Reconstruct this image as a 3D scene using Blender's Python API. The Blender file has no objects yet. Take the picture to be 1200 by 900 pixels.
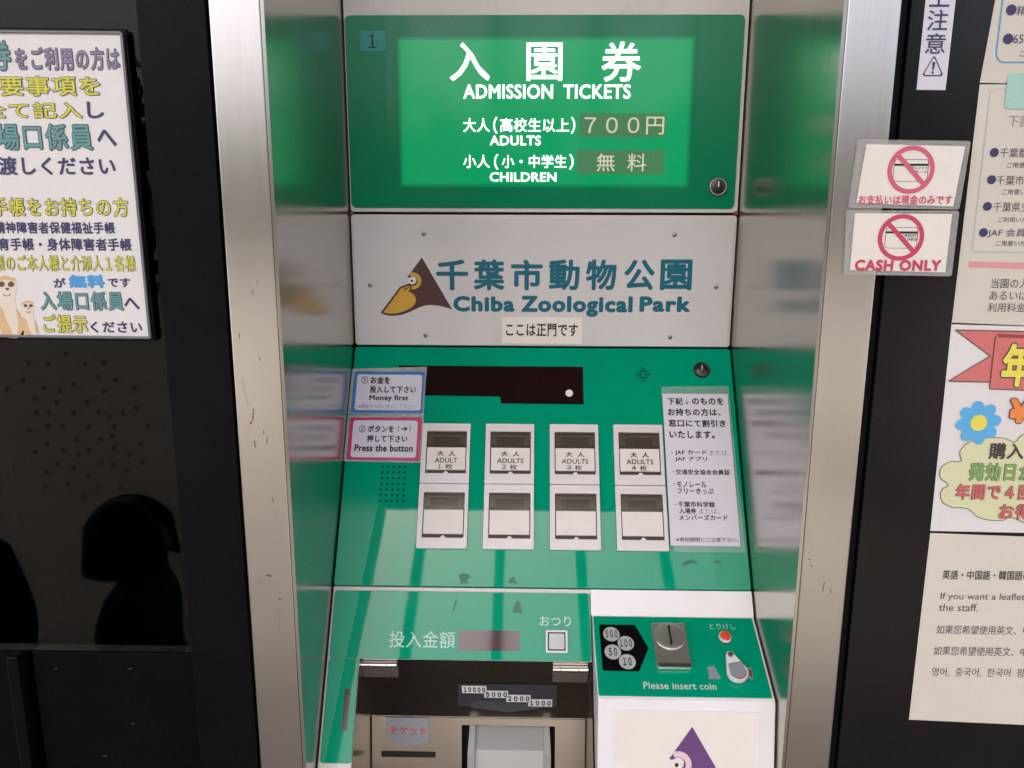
import bpy, bmesh, math, random
from mathutils import Vector, Matrix
random.seed(7)
S = bpy.context.scene
COL = S.collection
R = math.radians

# ------------------------------------------------------------------ camera
FOCAL = 900.0                      # in pixels of the 1200 px wide photograph
pitch, yaw, roll = R(11.31), R(1.177), R(0.197)
CAM = Vector((-0.0171, -0.6635, 1.45))
fw = Vector((-math.sin(yaw)*math.cos(pitch), math.cos(yaw)*math.cos(pitch), -math.sin(pitch)))
rt0 = Vector((math.cos(yaw), math.sin(yaw), 0)); dn0 = fw.cross(rt0)
rt = rt0*math.cos(roll) - dn0*math.sin(roll); dn = rt0*math.sin(roll) + dn0*math.cos(roll)
cd = bpy.data.cameras.new('camera'); cam = bpy.data.objects.new('camera', cd); COL.objects.link(cam)
cd.sensor_width = 36; cd.lens = 36*FOCAL/1200; cd.clip_start = 0.01; cd.clip_end = 500
up = -dn; bk = -fw
cam.matrix_world = Matrix(((rt.x, up.x, bk.x, CAM.x), (rt.y, up.y, bk.y, CAM.y), (rt.z, up.z, bk.z, CAM.z), (0, 0, 0, 1)))
S.camera = cam

# ------------------------------------------------------------------ sky, sun, exposure
SUN_EL, SUN_AZ = R(60), R(205)     # azimuth clockwise from +Y: a high, veiled sun in front of the facade
w = bpy.data.worlds.new('World'); S.world = w; w.use_nodes = True
nt = w.node_tree; bg = nt.nodes['Background']
sky = nt.nodes.new('ShaderNodeTexSky'); sky.sky_type = 'NISHITA'; sky.sun_disc = False
sky.sun_elevation = SUN_EL; sky.sun_rotation = SUN_AZ; sky.dust_density = 8.0; sky.air_density = 0.6; sky.ozone_density = 0.2
nt.links.new(sky.outputs[0], bg.inputs[0]); bg.inputs[1].default_value = 0.15
sl = bpy.data.lights.new('sun', 'SUN'); sl.energy = 1.9; sl.angle = R(4); sl.color = (1, .95, .88)
so = bpy.data.objects.new('sun', sl); COL.objects.link(so)
sd = Vector((math.sin(SUN_AZ)*math.cos(SUN_EL), math.cos(SUN_AZ)*math.cos(SUN_EL), math.sin(SUN_EL)))
so.rotation_euler = (-sd).to_track_quat('-Z', 'Y').to_euler(); so.location = sd*20
S.view_settings.view_transform = 'Standard'; S.view_settings.look = 'None'
S.view_settings.exposure = 2.0; S.view_settings.gamma = 1
S.render.engine = 'CYCLES'

# ------------------------------------------------------------------ faces: real planes of the place
class Face:
    def __init__(s, O, U, V):
        s.O = Vector(O); s.U = Vector(U).normalized(); s.V = Vector(V).normalized(); s.N = s.U.cross(s.V)
    def uv(s, x, y):               # where the photograph's point (x, y) lies on this plane, in metres
        d = rt*((x-600)/FOCAL) + dn*((y-450)/FOCAL) + fw
        t = (s.O-CAM).dot(s.N)/d.dot(s.N); p = CAM+d*t-s.O
        return (p.dot(s.U), p.dot(s.V))
    def W(s, u, v, n=0): return s.O+s.U*u+s.V*v+s.N*n
    def box(s, x0, y0, x1, y1):    # rectangle on the plane from a measured box
        xm, ym = (x0+x1)/2, (y0+y1)/2
        return (s.uv(x0, ym)[0], s.uv(xm, y1)[1], s.uv(x1, ym)[0], s.uv(xm, y0)[1])
    def off(s, n): return Face(s.O+s.N*n, s.U, s.V)
def on_x(x, y, X):                 # point of the measured ray on the plane X = const
    d = rt*((x-600)/FOCAL) + dn*((y-450)/FOCAL) + fw
    return CAM+d*((X-CAM.x)/d.x)

# ------------------------------------------------------------------ mesh builder
def rr(u0, v0, u1, v1, r=0, seg=5):
    if r <= 0: return [(u0, v0), (u1, v0), (u1, v1), (u0, v1)]
    out = []
    for cx, cy, a0 in ((u1-r, v0+r, -90), (u1-r, v1-r, 0), (u0+r, v1-r, 90), (u0+r, v0+r, 180)):
        for k in range(seg+1):
            a = R(a0+90*k/seg); out.append((cx+r*math.cos(a), cy+r*math.sin(a)))
    return out
def circ(u, v, r, n=24): return [(u+r*math.cos(2*math.pi*k/n), v+r*math.sin(2*math.pi*k/n)) for k in range(n)]
def stroke(a, b, wd):
    a, b = Vector(a), Vector(b); d = (b-a).normalized(); p = Vector((-d.y, d.x))*wd/2
    return [tuple(a-p), tuple(b-p), tuple(b+p), tuple(a+p)]
def smooth(pts, n=4):              # closed Catmull-Rom
    out = []; m = len(pts)
    for i in range(m):
        p0, p1, p2, p3 = (Vector(pts[(i+k-1) % m]) for k in range(4))
        for j in range(n):
            t = j/n
            q = 0.5*((2*p1)+(p2-p0)*t+(2*p0-5*p1+4*p2-p3)*t*t+(3*p1-p0-3*p2+p3)*t**3)
            out.append((q.x, q.y))
    return out
def ccw(poly):
    a = sum(poly[i][0]*poly[(i+1) % len(poly)][1]-poly[(i+1) % len(poly)][0]*poly[i][1] for i in range(len(poly)))
    return poly if a > 0 else poly[::-1]
GLYPH = {}
def wide(t): return ''.join(chr(ord(c)+0xFEE0) if c.isdigit() else c for c in t)
def glyphs(s, bold, sp=None):
    sp = bold if sp is None else sp; k = (s, bold, sp)
    if k not in GLYPH:
        c = bpy.data.curves.new('t', 'FONT'); c.body = s; c.resolution_u = 3; c.space_character = 1+max(sp, 0)*2.4
        o = bpy.data.objects.new('t', c); COL.objects.link(o)
        dg = bpy.context.evaluated_depsgraph_get(); m = bpy.data.meshes.new_from_object(o.evaluated_get(dg))
        vs = [(v.co.x, v.co.y) for v in m.vertices]; fs = [tuple(p.vertices) for p in m.polygons]
        bpy.data.objects.remove(o); bpy.data.curves.remove(c); bpy.data.meshes.remove(m)
        if bold > 0:                # heavier strokes: the outline swept round a small circle
            nk = 8 if bold < .035 else 12; b0 = len(vs); V = [(x, y, 0) for x, y in vs]; Fs = list(fs)
            for j in range(nk):
                a = 2*math.pi*j/nk; V += [(x+bold*math.cos(a), y+bold*math.sin(a), j+1) for x, y in vs]; Fs += [tuple(i+b0*(j+1) for i in f) for f in fs]
            vs, fs = V, Fs
        else: vs = [(x, y, 0) for x, y in vs]
        GLYPH[k] = (vs, fs)
    return GLYPH[k]
WF = Face((0, 0, 0), (1, 0, 0), (0, 0, 1))
class MB:
    def __init__(s): s.v = []; s.f = []; s.m = []; s.uv = []; s.mats = []; s.sm = []
    def mi(s, m):
        if m not in s.mats: s.mats.append(m)
        return s.mats.index(m)
    def raw(s, F, pts, faces, mat, sm=False):
        b = len(s.v); i = s.mi(mat)
        for p in pts: s.v.append(F.W(*p)); s.uv.append((p[0], p[1]))
        for f in faces: s.f.append([b+k for k in f]); s.m.append(i); s.sm.append(sm)
        return s
    def sheet(s, F, poly, n, mat):
        poly = ccw(poly); return s.raw(F, [(u, v, n) for u, v in poly], [range(len(poly))], mat)
    def prism(s, F, poly, n0, n1, mat):
        poly = ccw(poly); k = len(poly)
        P = [(u, v, n0) for u, v in poly]+[(u, v, n1) for u, v in poly]
        fs = [list(range(k))[::-1], list(range(k, 2*k))]+[[i, (i+1) % k, k+(i+1) % k, k+i] for i in range(k)]
        return s.raw(F, P, fs, mat)
    def ring(s, F, outer, inner, n0, n1, mat):      # frame between two loops of equal length
        k = len(outer)
        P = [(u, v, n) for L, n in ((outer, n0), (outer, n1), (inner, n1), (inner, n0)) for u, v in L]
        fs = []
        for a, b in ((0, 1), (1, 2), (2, 3), (3, 0)):
            fs += [[a*k+i, a*k+(i+1) % k, b*k+(i+1) % k, b*k+i] for i in range(k)]
        return s.raw(F, P, fs, mat)
    def lathe(s, F, u, v, prof, mat, seg=28):       # prof: (radius, n) from outside to centre
        P = []; fs = []; k = seg
        for r, n in prof: P += [(u+max(r, 1e-5)*math.cos(2*math.pi*i/k), v+max(r, 1e-5)*math.sin(2*math.pi*i/k), n) for i in range(k)]
        for a in range(len(prof)-1): fs += [[a*k+i, a*k+(i+1) % k, (a+1)*k+(i+1) % k, (a+1)*k+i] for i in range(k)]
        return s.raw(F, P, fs, mat, True)
    def bx(s, x0, y0, z0, x1, y1, z1, mat): return s.prism(WF, rr(x0, z0, x1, z1), -y1, -y0, mat)
    def tube(s, a, b, r, mat, seg=14, r2=None):
        a, b = Vector(a), Vector(b); d = (b-a); n = d.normalized(); q = n.orthogonal().normalized()
        F = Face(a, q, n.cross(q)); L = d.length; r2 = r if r2 is None else r2
        c = circ(0, 0, 1, seg)
        P = [(x*r, y*r, 0) for x, y in c]+[(x*r2, y*r2, L) for x, y in c]
        s.raw(F, P, [list(range(seg))[::-1], range(seg, 2*seg)], mat)
        return s.raw(F, P, [[i, (i+1) % seg, seg+(i+1) % seg, seg+i] for i in range(seg)], mat, True)
    def text(s, t, F, box, n, mat, bold=0.0, px=True, sp=None):
        x0, y0, x1, y1 = F.box(*box) if px else box
        vs, fs = glyphs(t, bold, sp)
        if not vs: return s
        a0 = min(p[0] for p in vs); a1 = max(p[0] for p in vs); b0 = min(p[1] for p in vs); b1 = max(p[1] for p in vs)
        sx = (x1-x0)/max(a1-a0, 1e-6); sy = (y1-y0)/max(b1-b0, 1e-6)
        return s.raw(F, [(x0+(p[0]-a0)*sx, y0+(p[1]-b0)*sy, n+p[2]*1.5e-5) for p in vs], fs, mat)
    def otext(s, t, F, box, n, fill, line, bold=.02, edge=.03):
        sp = bold+edge; s.text(t, F, box, n, line, bold+edge)
        b = F.box(*box); g1 = glyphs(t, bold+edge, sp)[0]; g0 = glyphs(t, bold, sp)[0]
        e = lambda g, k: (min(p[k] for p in g), max(p[k] for p in g))
        X0, X1 = e(g1, 0); x0, x1 = e(g0, 0); Y0, Y1 = e(g1, 1); y0, y1 = e(g0, 1)
        sx = (b[2]-b[0])/(X1-X0); sy = (b[3]-b[1])/(Y1-Y0)
        return s.text(t, F, (b[0]+(x0-X0)*sx, b[1]+(y0-Y0)*sy, b[0]+(x1-X0)*sx, b[1]+(y1-Y0)*sy), n+.00025, fill, bold, px=False, sp=sp)
    def build(s, name, parent=None, bevel=0, loc=None):
        root = parent
        while root is not None and root.parent is not None: root = root.parent
        L = root.location.copy() if root else Vector(loc if loc is not None else (0, 0, 0))
        me = bpy.data.meshes.new(name); me.from_pydata([tuple(p-L) for p in s.v], [], [list(f) for f in s.f])
        for m in s.mats: me.materials.append(m)
        ul = me.uv_layers.new(name='UVMap')
        for p in me.polygons:
            p.material_index = s.m[p.index]; p.use_smooth = s.sm[p.index]
            nx, ny, nz = (abs(c) for c in p.normal)
            for li in p.loop_indices:
                c = me.vertices[me.loops[li].vertex_index].co
                ul.data[li].uv = (c.x, c.y) if nz > max(nx, ny)*1.5 else ((c.y, c.z) if nx > ny else (c.x, c.z))
        o = bpy.data.objects.new(name, me); COL.objects.link(o)
        if parent is not None: o.parent = parent
        else: o.location = L
        if bevel:
            b = o.modifiers.new('bevel', 'BEVEL'); b.width = bevel; b.segments = 2; b.limit_method = 'ANGLE'; b.angle_limit = R(40)
        return o
def tag(o, label=None, cat=None, group=None, kind=None):
    for k, v in (('label', label), ('category', cat), ('group', group), ('kind', kind)):
        if v: o[k] = v
    return o
def empty(name, loc, label, cat, group=None):
    o = bpy.data.objects.new(name, None); COL.objects.link(o); o.location = loc; o.empty_display_size = .05
    return tag(o, label, cat, group)

# ------------------------------------------------------------------ materials
def mat(name, col, rough=.5, metal=0, spec=.5, emit=None, es=1, coat=0, bump=0, bscale=200, var=0, vscale=30, aniso=0, alpha=1, stretch=None, rvar=0):
    m = bpy.data.materials.new(name); m.use_nodes = True; t = m.node_tree; b = t.nodes['Principled BSDF']
    N = t.nodes.new; L = t.links.new
    b.inputs['Base Color'].default_value = (*col, 1); b.inputs['Roughness'].default_value = rough
    b.inputs['Metallic'].default_value = metal; b.inputs['Specular IOR Level'].default_value = spec
    b.inputs['Coat Weight'].default_value = coat; b.inputs['Coat Roughness'].default_value = .04; b.inputs['Alpha'].default_value = alpha
    if emit: b.inputs['Emission Color'].default_value = (*emit, 1); b.inputs['Emission Strength'].default_value = es
    if var or bump or rvar:
        tc = N('ShaderNodeTexCoord'); mp = N('ShaderNodeMapping'); L(tc.outputs['Object'], mp.inputs[0])
        if stretch: mp.inputs['Scale'].default_value = stretch
    if var or rvar:
        n = N('ShaderNodeTexNoise'); n.inputs['Scale'].default_value = vscale; n.inputs['Detail'].default_value = 6; n.inputs['Roughness'].default_value = .65
        L(mp.outputs[0], n.inputs[0])
        if var:
            mx = N('ShaderNodeMix'); mx.data_type = 'RGBA'; mx.blend_type = 'MULTIPLY'; mx.inputs[0].default_value = 1
            cr = N('ShaderNodeMapRange'); cr.inputs[1].default_value = .3; cr.inputs[2].default_value = .7
            cr.inputs[3].default_value = 1-var; cr.inputs[4].default_value = 1+var*.4; L(n.outputs[0], cr.inputs[0])
            mx.inputs[6].default_value = (*col, 1); L(cr.outputs[0], mx.inputs[7]); L(mx.outputs[2], b.inputs['Base Color'])
        if rvar:
            c2 = N('ShaderNodeMapRange'); c2.inputs[1].default_value = .3; c2.inputs[2].default_value = .7
            c2.inputs[3].default_value = max(rough-rvar, .01); c2.inputs[4].default_value = rough+rvar; L(n.outputs[0], c2.inputs[0]); L(c2.outputs[0], b.inputs['Roughness'])
    if bump:
        n = N('ShaderNodeTexNoise'); n.inputs['Scale'].default_value = bscale; n.inputs['Detail'].default_value = 3; L(mp.outputs[0], n.inputs[0])
        bp = N('ShaderNodeBump'); bp.inputs['Strength'].default_value = bump; bp.inputs['Distance'].default_value = .001
        L(n.outputs[0], bp.inputs['Height']); L(bp.outputs[0], b.inputs['Normal'])
    if aniso:
        b.inputs['Anisotropic'].default_value = aniso
        tg = N('ShaderNodeTangent'); tg.direction_type = 'UV_MAP'; tg.uv_map = 'UVMap'; L(tg.outputs[0], b.inputs['Tangent'])
    return m
M = {}
def P(k, *a, **kw): M[k] = mat(k, *a, **kw)
P('green_panel', (0.0, .31, .17), .025, spec=.235, var=.07, vscale=14, rvar=.012, bump=.07, bscale=7)
P('green_sign', (0.0, .20, .088), .10, spec=.3, var=.05, vscale=5)
P('painted_spill_green', (0.0, .17, .075), .10, spec=.3, emit=(0.0, .26, .075), es=.10); P('lit_green', (0.0, .14, .06), .10, spec=.3, emit=(0.0, .26, .08), es=.22)
P('lit_white', (.8, .8, .8), .2, emit=(1, 1, .97), es=.4)
P('white_paint', (.62, .60, .56), .3, var=.10, vscale=9, rvar=.05)
P('white_acrylic', (.60, .595, .59), .08, spec=.45, var=.03, vscale=8)
P('bright_white', (.80, .79, .80), .25, var=.05, vscale=10)
P('gap', (.012, .010, .009), .8)
P('steel', (.55, .535, .51), .25, 1, aniso=.75, var=.05, vscale=16, rvar=.015, stretch=(40, 40, .6), bump=.02, bscale=120)
P('liner_steel', (.54, .52, .48), .20, 1, var=.08, vscale=9, rvar=.02, stretch=(30, 30, 1), bump=.012, bscale=150, aniso=.5)
P('bill_steel', (.54, .50, .45), .2, 1, aniso=.6, var=.12, vscale=30, stretch=(1, 30, 30))
P('dark_steel', (.25, .22, .19), .32, 1, var=.1)
P('chrome', (.76, .72, .69), .38, 1, var=.06)
P('lock_ring', (.30, .29, .28), .35, 1); P('lock_dark', (.07, .068, .065), .35, 1); P('hinge_steel', (.62, .58, .54), .42, 1); P('chrome_bright', (.7, .68, .66), .14, 1)
P('black_metal', (.0045, .0045, .006), .30, spec=.07, var=.2, vscale=14)
P('black_board', (.006, .006, .0065), .2, spec=.28, var=.2, vscale=8, rvar=.08)
P('black_matte', (.0028, .0026, .0032), .5, spec=.06, var=.25, vscale=20)
P('display', (.012, .004, .004), .06, spec=.5)
P('display_red', (.035, .006, .010), .06, spec=.5)
P('ink', (.012, .012, .014), .6); P('ink_grey', (.25, .24, .24), .6); P('ink_navy', (.03, .035, .11), .5); P('ink_soft', (.06, .06, .07), .6)
P('mint', (.45, .68, .60), .4); P('teal', (.0, .125, .185), .35, spec=.3); P('logo_brown', (.055, .012, .010), .3); P('logo_yellow', (.60, .34, .03), .3)
P('ivory', (.78, .75, .69), .5, var=.03); P('logo_pink', (.75, .55, .62), .5); P('purple', (.13, .05, .19), .45)
P('paper', (.72, .71, .70), .45, var=.03, vscale=6); P('paper_warm', (.64, .60, .52), .45, var=.06, vscale=5); P('paper_cream', (.66, .625, .55), .45, var=.06, vscale=5)
P('paper_lav', (.66, .65, .73), .35, var=.04, vscale=8)
P('blue_card', (.035, .18, .46), .3); P('pink_card', (.52, .03, .13), .3); P('crimson', (.55, .05, .12), .45); P('rose', (.62, .11, .19), .45)
P('red_plastic', (.72, .07, .03), .3); P('red_ink', (.62, .05, .03), .5); P('plate_grey', (.045, .05, .058), .3); P('frame_grey', (.14, .15, .17), .3); P('note_arrow', (.075, .078, .085), .3); P('arrow_plate', (.27, .29, .33), .35)
P('price_plate', (.04, .12, .055), .25, spec=.2, emit=(.03, .12, .045), es=.25); P('price_ink', (.55, .55, .42), .5, emit=(.5, .5, .38), es=.10); P('sticker_teal', (.01, .25, .22), .4)
P('plastic_white', (.70, .66, .67), .3, var=.05, vscale=25); P('label_card', (.78, .72, .69), .5, var=.07, vscale=60)
P('plastic_grey', (.48, .50, .49), .34, var=.04); P('plastic_grey_shaded', (.33, .34, .335), .4, var=.05)
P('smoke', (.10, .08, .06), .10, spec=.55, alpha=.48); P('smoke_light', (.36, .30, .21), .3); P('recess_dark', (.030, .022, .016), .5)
P('film', (.75, .75, .75), .12, alpha=.30); P('film_edge', (.60, .61, .58), .2, alpha=.34); P('clear', (.8, .8, .8), .08, alpha=.12)
P('out_yellow', (.62, .60, .04), .5); P('out_teal', (.10, .30, .29), .5); P('out_purple', (.22, .20, .30), .5); P('out_line', (.05, .06, .10), .5); P('sky_blue', (.05, .36, .80), .5)
P('fur', (.66, .45, .24), .6); P('fur_pale', (.74, .66, .54), .6); P('fur_dark', (.12, .06, .05), .6)
P('ribbon', (.62, .17, .16), .5); P('ribbon_dark', (.30, .06, .07), .5); P('petal', (.10, .42, .76), .5); P('lemon', (.76, .70, .10), .5); P('orange', (.80, .25, .06), .5)
P('cloud', (.66, .67, .42), .5); P('line_dark', (.06, .05, .05), .5); P('leaf_green', (.22, .42, .11), .5); P('coral', (.62, .13, .14), .5)
P('mint_block', (.36, .60, .52), .5); P('border_blue', (.08, .33, .56), .5); P('border_teal', (.40, .56, .56), .5); P('pink_bar', (.70, .30, .33), .5)
P('dot_dark', (.003, .006, .005), .8, spec=.1); P('scuff', (.17, .155, .14), .7); P('rust', (.16, .06, .03), .8); P('wear', (.004, .15, .09), .4); P('hole', (.010, .006, .004), .9, spec=.05)
P('hole_rim', (.012, .008, .005), .8, spec=.05); P('stone', (.18, .165, .145), .8, var=.2, vscale=3); P('canopy_paint', (.06, .06, .055), .7, var=.1); P('post_paint', (.10, .12, .11), .5); P('wall_paint', (.30, .29, .27), .8, var=.1)
P('skin', (.48, .30, .22), .55); P('hair', (.012, .009, .008), .5); P('jacket_green', (.02, .07, .065), .8, var=.2); P('cloth_black', (.015, .015, .018), .85, var=.2); P('trousers', (.05, .05, .07), .85, var=.2)
def glass_mat():
    m = bpy.data.materials.new('tinted_glass'); m.use_nodes = True; t = m.node_tree; t.nodes.remove(t.nodes['Principled BSDF'])
    fr = t.nodes.new('ShaderNodeFresnel'); fr.inputs[0].default_value = 1.25
    a = t.nodes.new('ShaderNodeBsdfTransparent'); a.inputs[0].default_value = (.35, .36, .36, 1)
    g = t.nodes.new('ShaderNodeBsdfGlossy'); g.inputs['Roughness'].default_value = .015
    x = t.nodes.new('ShaderNodeMixShader'); t.links.new(fr.outputs[0], x.inputs[0]); t.links.new(a.outputs[0], x.inputs[1]); t.links.new(g.outputs[0], x.inputs[2])
    t.links.new(x.outputs[0], t.nodes['Material Output'].inputs[0]); M['glass'] = m
glass_mat()

# ------------------------------------------------------------------ planes of the machine and its surround
HW, HR = .231, .2324                      # half widths of machine and recess
YB, ZT, ZS, ZK = .2755, 1.6912, 1.4698, 1.3092   # upper front plane, sign top, door seam, kink
JAMB = Face((0, 0, 0), (1, 0, 0), (0, 0, 1))
UP = Face((0, YB, 0), (1, 0, 0), (0, 0, 1))
sv = Vector((0, YB-.03332, ZK-.90892))
SLOPE = Face((0, YB, ZK), (1, 0, 0), sv)
LS = sv.length
v_seam = (SLOPE.uv(400, 688)[1]+SLOPE.uv(875, 691)[1])/2
pk = SLOPE.W(0, SLOPE.uv(881, 724)[1]); c2 = on_x(908, 822.5, .23); c3 = on_x(906.5, 897, .23)
WEDGE = Face((0, pk.y, pk.z), (1, 0, 0), (0, pk.y-c2.y, pk.z-c2.z))
LW = math.hypot(pk.y-c2.y, pk.z-c2.z)
LOWR = Face((0, c2.y, c2.z), (1, 0, 0), (0, c2.y-c3.y, c2.z-c3.z))
XL = SLOPE.uv(421, 774)[0]; XR = SLOPE.uv(693.5, 776)[0]
v_rec = SLOPE.uv(550, 774)[1]
r0 = SLOPE.W(0, v_rec)
ra = on_x(434, 838, XL); rb = on_x(437, 900, XL)
print('wedge', pk, c2, c3, 'recess', r0, ra, rb, XL, XR)
RTOP = Face((0, ra.y, ra.z), (1, 0, 0), (0, r0.y+.006-ra.y, r0.z-ra.z))
RLOW = Face((0, ra.y, ra.z), (1, 0, 0), (0, math.sin(R(7)), math.cos(R(7))))

# ------------------------------------------------------------------ setting
g = MB(); g.sheet(Face((0, 0, 0), (1, 0, 0), (0, 1, 0)), rr(-60, -60, 60, 60), 0, M['stone']); tag(g.build('ground'), 'pale stone paving in front of the ticket gate', None, None, 'structure')

# surround of the recess
fr = empty('steel_surround', (0, .13, 0), 'brushed stainless steel surround with two wide jambs framing the ticket machine', 'metal surround')
def jamb(sgn, xo):
    m = MB(); xi = sgn*(HR+.0032); x0, x1 = sorted((xi, xo)); m.bx(x0, 0, 0, x1, .045, 2.3, M['steel'])
    o = m.build('jamb', fr, .0013); o['label'] = 'brushed steel jamb with small dark scuffs' if sgn < 0 else 'brushed steel jamb with bright inner edge'
    return o
xol = JAMB.box(276, 440, 277, 500)[0]; xor = JAMB.box(1010, 440, 1012.5, 500)[2]
JLo = jamb(-1, xol); JRo = jamb(1, xor)
m = MB()
for a, b, c in (((297, 479), (296, 493), 2.2), ((294.5, 494), (294, 497), 3), ((313, 512), (312.5, 520), 1.2), ((309, 505), (308.5, 509), .9), ((298, 516), (299.5, 525), 1.3), ((295, 340), (297, 345), 1.1), ((301, 328), (302, 334), .9), ((304, 418), (305, 423), 1), ((280, 390), (280.5, 398), 1), ((319, 583), (321, 590), 1.2), ((312, 674), (318, 675.5), 3.2), ((326, 702), (330, 702.5), 1.8), ((328, 715), (327.5, 735), .6), ((284, 445), (291, 475), .5), ((303, 682), (310, 684), .7)):
    A, B = JAMB.uv(*a), JAMB.uv(*b); m = MB(); m.sheet(JAMB, stroke(A, B, c*.0004), .0006, M['scuff']); m.build('scuff', JLo)
m = MB()
for a, b, c in (((950, 661), (951, 664), 1), ((966, 682), (964, 694), .7), ((974, 690), (973.5, 695), .7), ((936, 875), (938, 878), 1.4), ((947, 655), (949.5, 655.5), .8)):
    A, B = JAMB.uv(*a), JAMB.uv(*b); m = MB(); m.sheet(JAMB, stroke(A, B, c*.0006), .0006, M['scuff']); m.build('scuff', JRo)
for sgn in (-1, 1):
    F = Face((sgn*HR, .0006, 0), (0, -sgn, 0), (0, 0, 1)); m = MB()
    y0, y1 = (0, .3) if sgn < 0 else (-.3, 0)
    m.prism(F, rr(y0, 0, y1, 2.3), -.003, 0, M['liner_steel'])
    o = m.build('side_lining', fr)
m = MB(); m.bx(xol, -.0, 2.3, xor, .4, 2.42, M['steel']); m.build('head_rail', fr)

# facade above and beside, canopy with posts (seen mirrored in the panels and glass)
m = MB(); m.bx(-6, .02, 2.42, 6, .6, 5.355, M['wall_paint']); m.bx(-.5, .345, 0, .5, .6, 2.42, M['wall_paint'])
m.bx(-6, .02, 0, -1.3, .6, 2.42, M['wall_paint']); m.bx(1.3, .02, 0, 6, .6, 2.42, M['wall_paint'])
tag(m.build('gatehouse_wall', loc=(0, .3, 0)), 'plain gatehouse wall around and above the ticket machine recess', 'building', None, 'thing')
m = MB(); m.bx(-7, -4.35, 5.36, 7, .6, 5.5, M['canopy_paint']); m.bx(-7, -4.4, 5.2, 7, -4.35, 5.5, M['canopy_paint'])
tag(m.build('canopy', loc=(0, -1.9, 5.36)), 'dark entrance canopy in front of the machine, mirrored in its sloping panel', 'canopy')

# ------------------------------------------------------------------ the ticket machine
tm = empty('ticket_machine', (0, .15, 0), 'green and white ticket vending machine with eight buttons, coin slot and lit sign', 'ticket machine')
def lock(F, x, y, rpx, name, parent, dark=False):
    u, v = F.uv(x, y); r = abs(F.uv(x+rpx, y)[0]-u); m = MB()
    m.lathe(F, u, v, [(r, 0), (r, .003), (r*.9, .004), (r*.8, .004), (r*.76, .0028)], M['lock_dark'] if dark else M['lock_ring'])
    m.lathe(F, u, v, [(r*.78, .0029), (r*.6, .0032), (r*.5, .0042), (0, .0042)], M['lock_dark'])
    m.ring(F, circ(u, v, r*.42), circ(u, v, r*.3), .0042, .0046, M['gap'])
    m.sheet(F, stroke((u, v), (u, v+r*.55), r*.14), .0047, M['chrome'])
    return m.build(name, parent)
# cabinet core
m = MB()
prof = [(YB+.012, 2.0), (YB+.012, ZK), (SLOPE.W(0, -LS*.62, -.012).y, SLOPE.W(0, -LS*.62, -.012).z), (.30, 1.02), (.34, 1.02), (.34, 2.0)]
K = Face((-HW+.001, 0, 0), (0, 1, 0), (0, 0, 1)); m.prism(K, prof, 0, 2*HW-.002, M['gap']); m.build('cabinet', tm)
m = MB(); m.bx(-HW, .06, .0, HW, .34, .60, M['white_paint']); m.bx(-HW, .315, .6, HW, .34, 1.03, M['gap']); m.build('base_cabinet', tm)
# sign door
zseam = (UP.uv(413, 249.5)[1]+UP.uv(862, 251)[1])/2
m = MB(); m.prism(UP, rr(-HW, zseam+.0015, HW, 1.95, .004), -.014, -.0012, M['white_paint']); sign = m.build('sign_door', tm, .001)
bl = UP.uv(413, 243.5); tr = UP.uv(873.5, 17)
m = MB(); m.prism(UP, rr(bl[0]-.001, bl[1], -bl[0]-.002, tr[1], .006), -.0012, .0006, M['green_sign']); m.build('sign_panel', sign, .0004)
b = UP.box(471, 47, 807, 216)
m = MB(); m.sheet(UP, rr(b[0]-.0035, b[1]-.0035, b[2]+.0035, b[3]+.0035, .004), .00075, M['painted_spill_green']); m.sheet(UP, rr(*b, .001), .0009, M['lit_green']); m.build('light_window', sign)  # larger dim emissive band paints the backlight's fade around the lit window
m = MB(); n = .0012
for ch, bx in (('入', (527, 50, 574, 95)), ('園', (617, 50, 659, 95)), ('券', (705, 49, 751, 96))): m.text(ch, UP, bx, n, M['lit_white'], .014)
m.text('ADMISSION', UP, (543, 99, 648, 116), n, M['lit_white'], .022); m.text('TICKETS', UP, (660, 99, 739, 116), n, M['lit_white'], .022)
m.text('大人', UP, (543, 138.5, 574, 155), n, M['lit_white'], .014); m.text('（', UP, (578, 137, 583, 157), n, M['lit_white'], .02); m.text('高校生以上', UP, (586, 138.5, 667, 155), n, M['lit_white'], .012); m.text('）', UP, (669, 137, 674, 157), n, M['lit_white'], .02)
m.text('ADULTS', UP, (574, 159, 634, 170.5), n, M['lit_white'], .022)
m.text('小人', UP, (543, 181.5, 574, 197), n, M['lit_white'], .014); m.text('（', UP, (579, 180.5, 584, 199), n, M['lit_white'], .02); m.text('小・中学生', UP, (588, 181.5, 664, 197), n, M['lit_white'], .012); m.text('）', UP, (667, 180.5, 672, 199), n, M['lit_white'], .02)
m.text('CHILDREN', UP, (574, 202, 652, 213), n, M['lit_white'], .022)
m.build('lettering', sign)
for bx, t, tb in (((679, 133, 780, 161), '７００円', (685, 137, 778, 158)), ((676, 176, 778, 204), '無  料', (699, 180, 757, 201))):
    m = MB(); m.prism(UP, rr(*UP.box(*bx), .001), .0009, .0016, M['price_plate']); m.text(t, UP, tb, .0020, M['price_ink'], .006); m.build('price_plate', sign)
m = MB(); m.sheet(UP, rr(*UP.box(422, 36, 452, 60)), .0009, M['sticker_teal']); m.sheet(UP, stroke(UP.uv(436.7, 55.5), UP.uv(436.7, 40), .0019), .0012, M['ink']); m.sheet(UP, stroke(UP.uv(437, 41), UP.uv(433, 43.5), .0012), .0013, M['ink']); m.sheet(UP, rr(*UP.box(431.5, 55, 441.5, 56.2)), .0013, M['ink']); m.build('number_sticker', sign)
lock(UP, 841, 219, 11, 'lock', sign)
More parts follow.
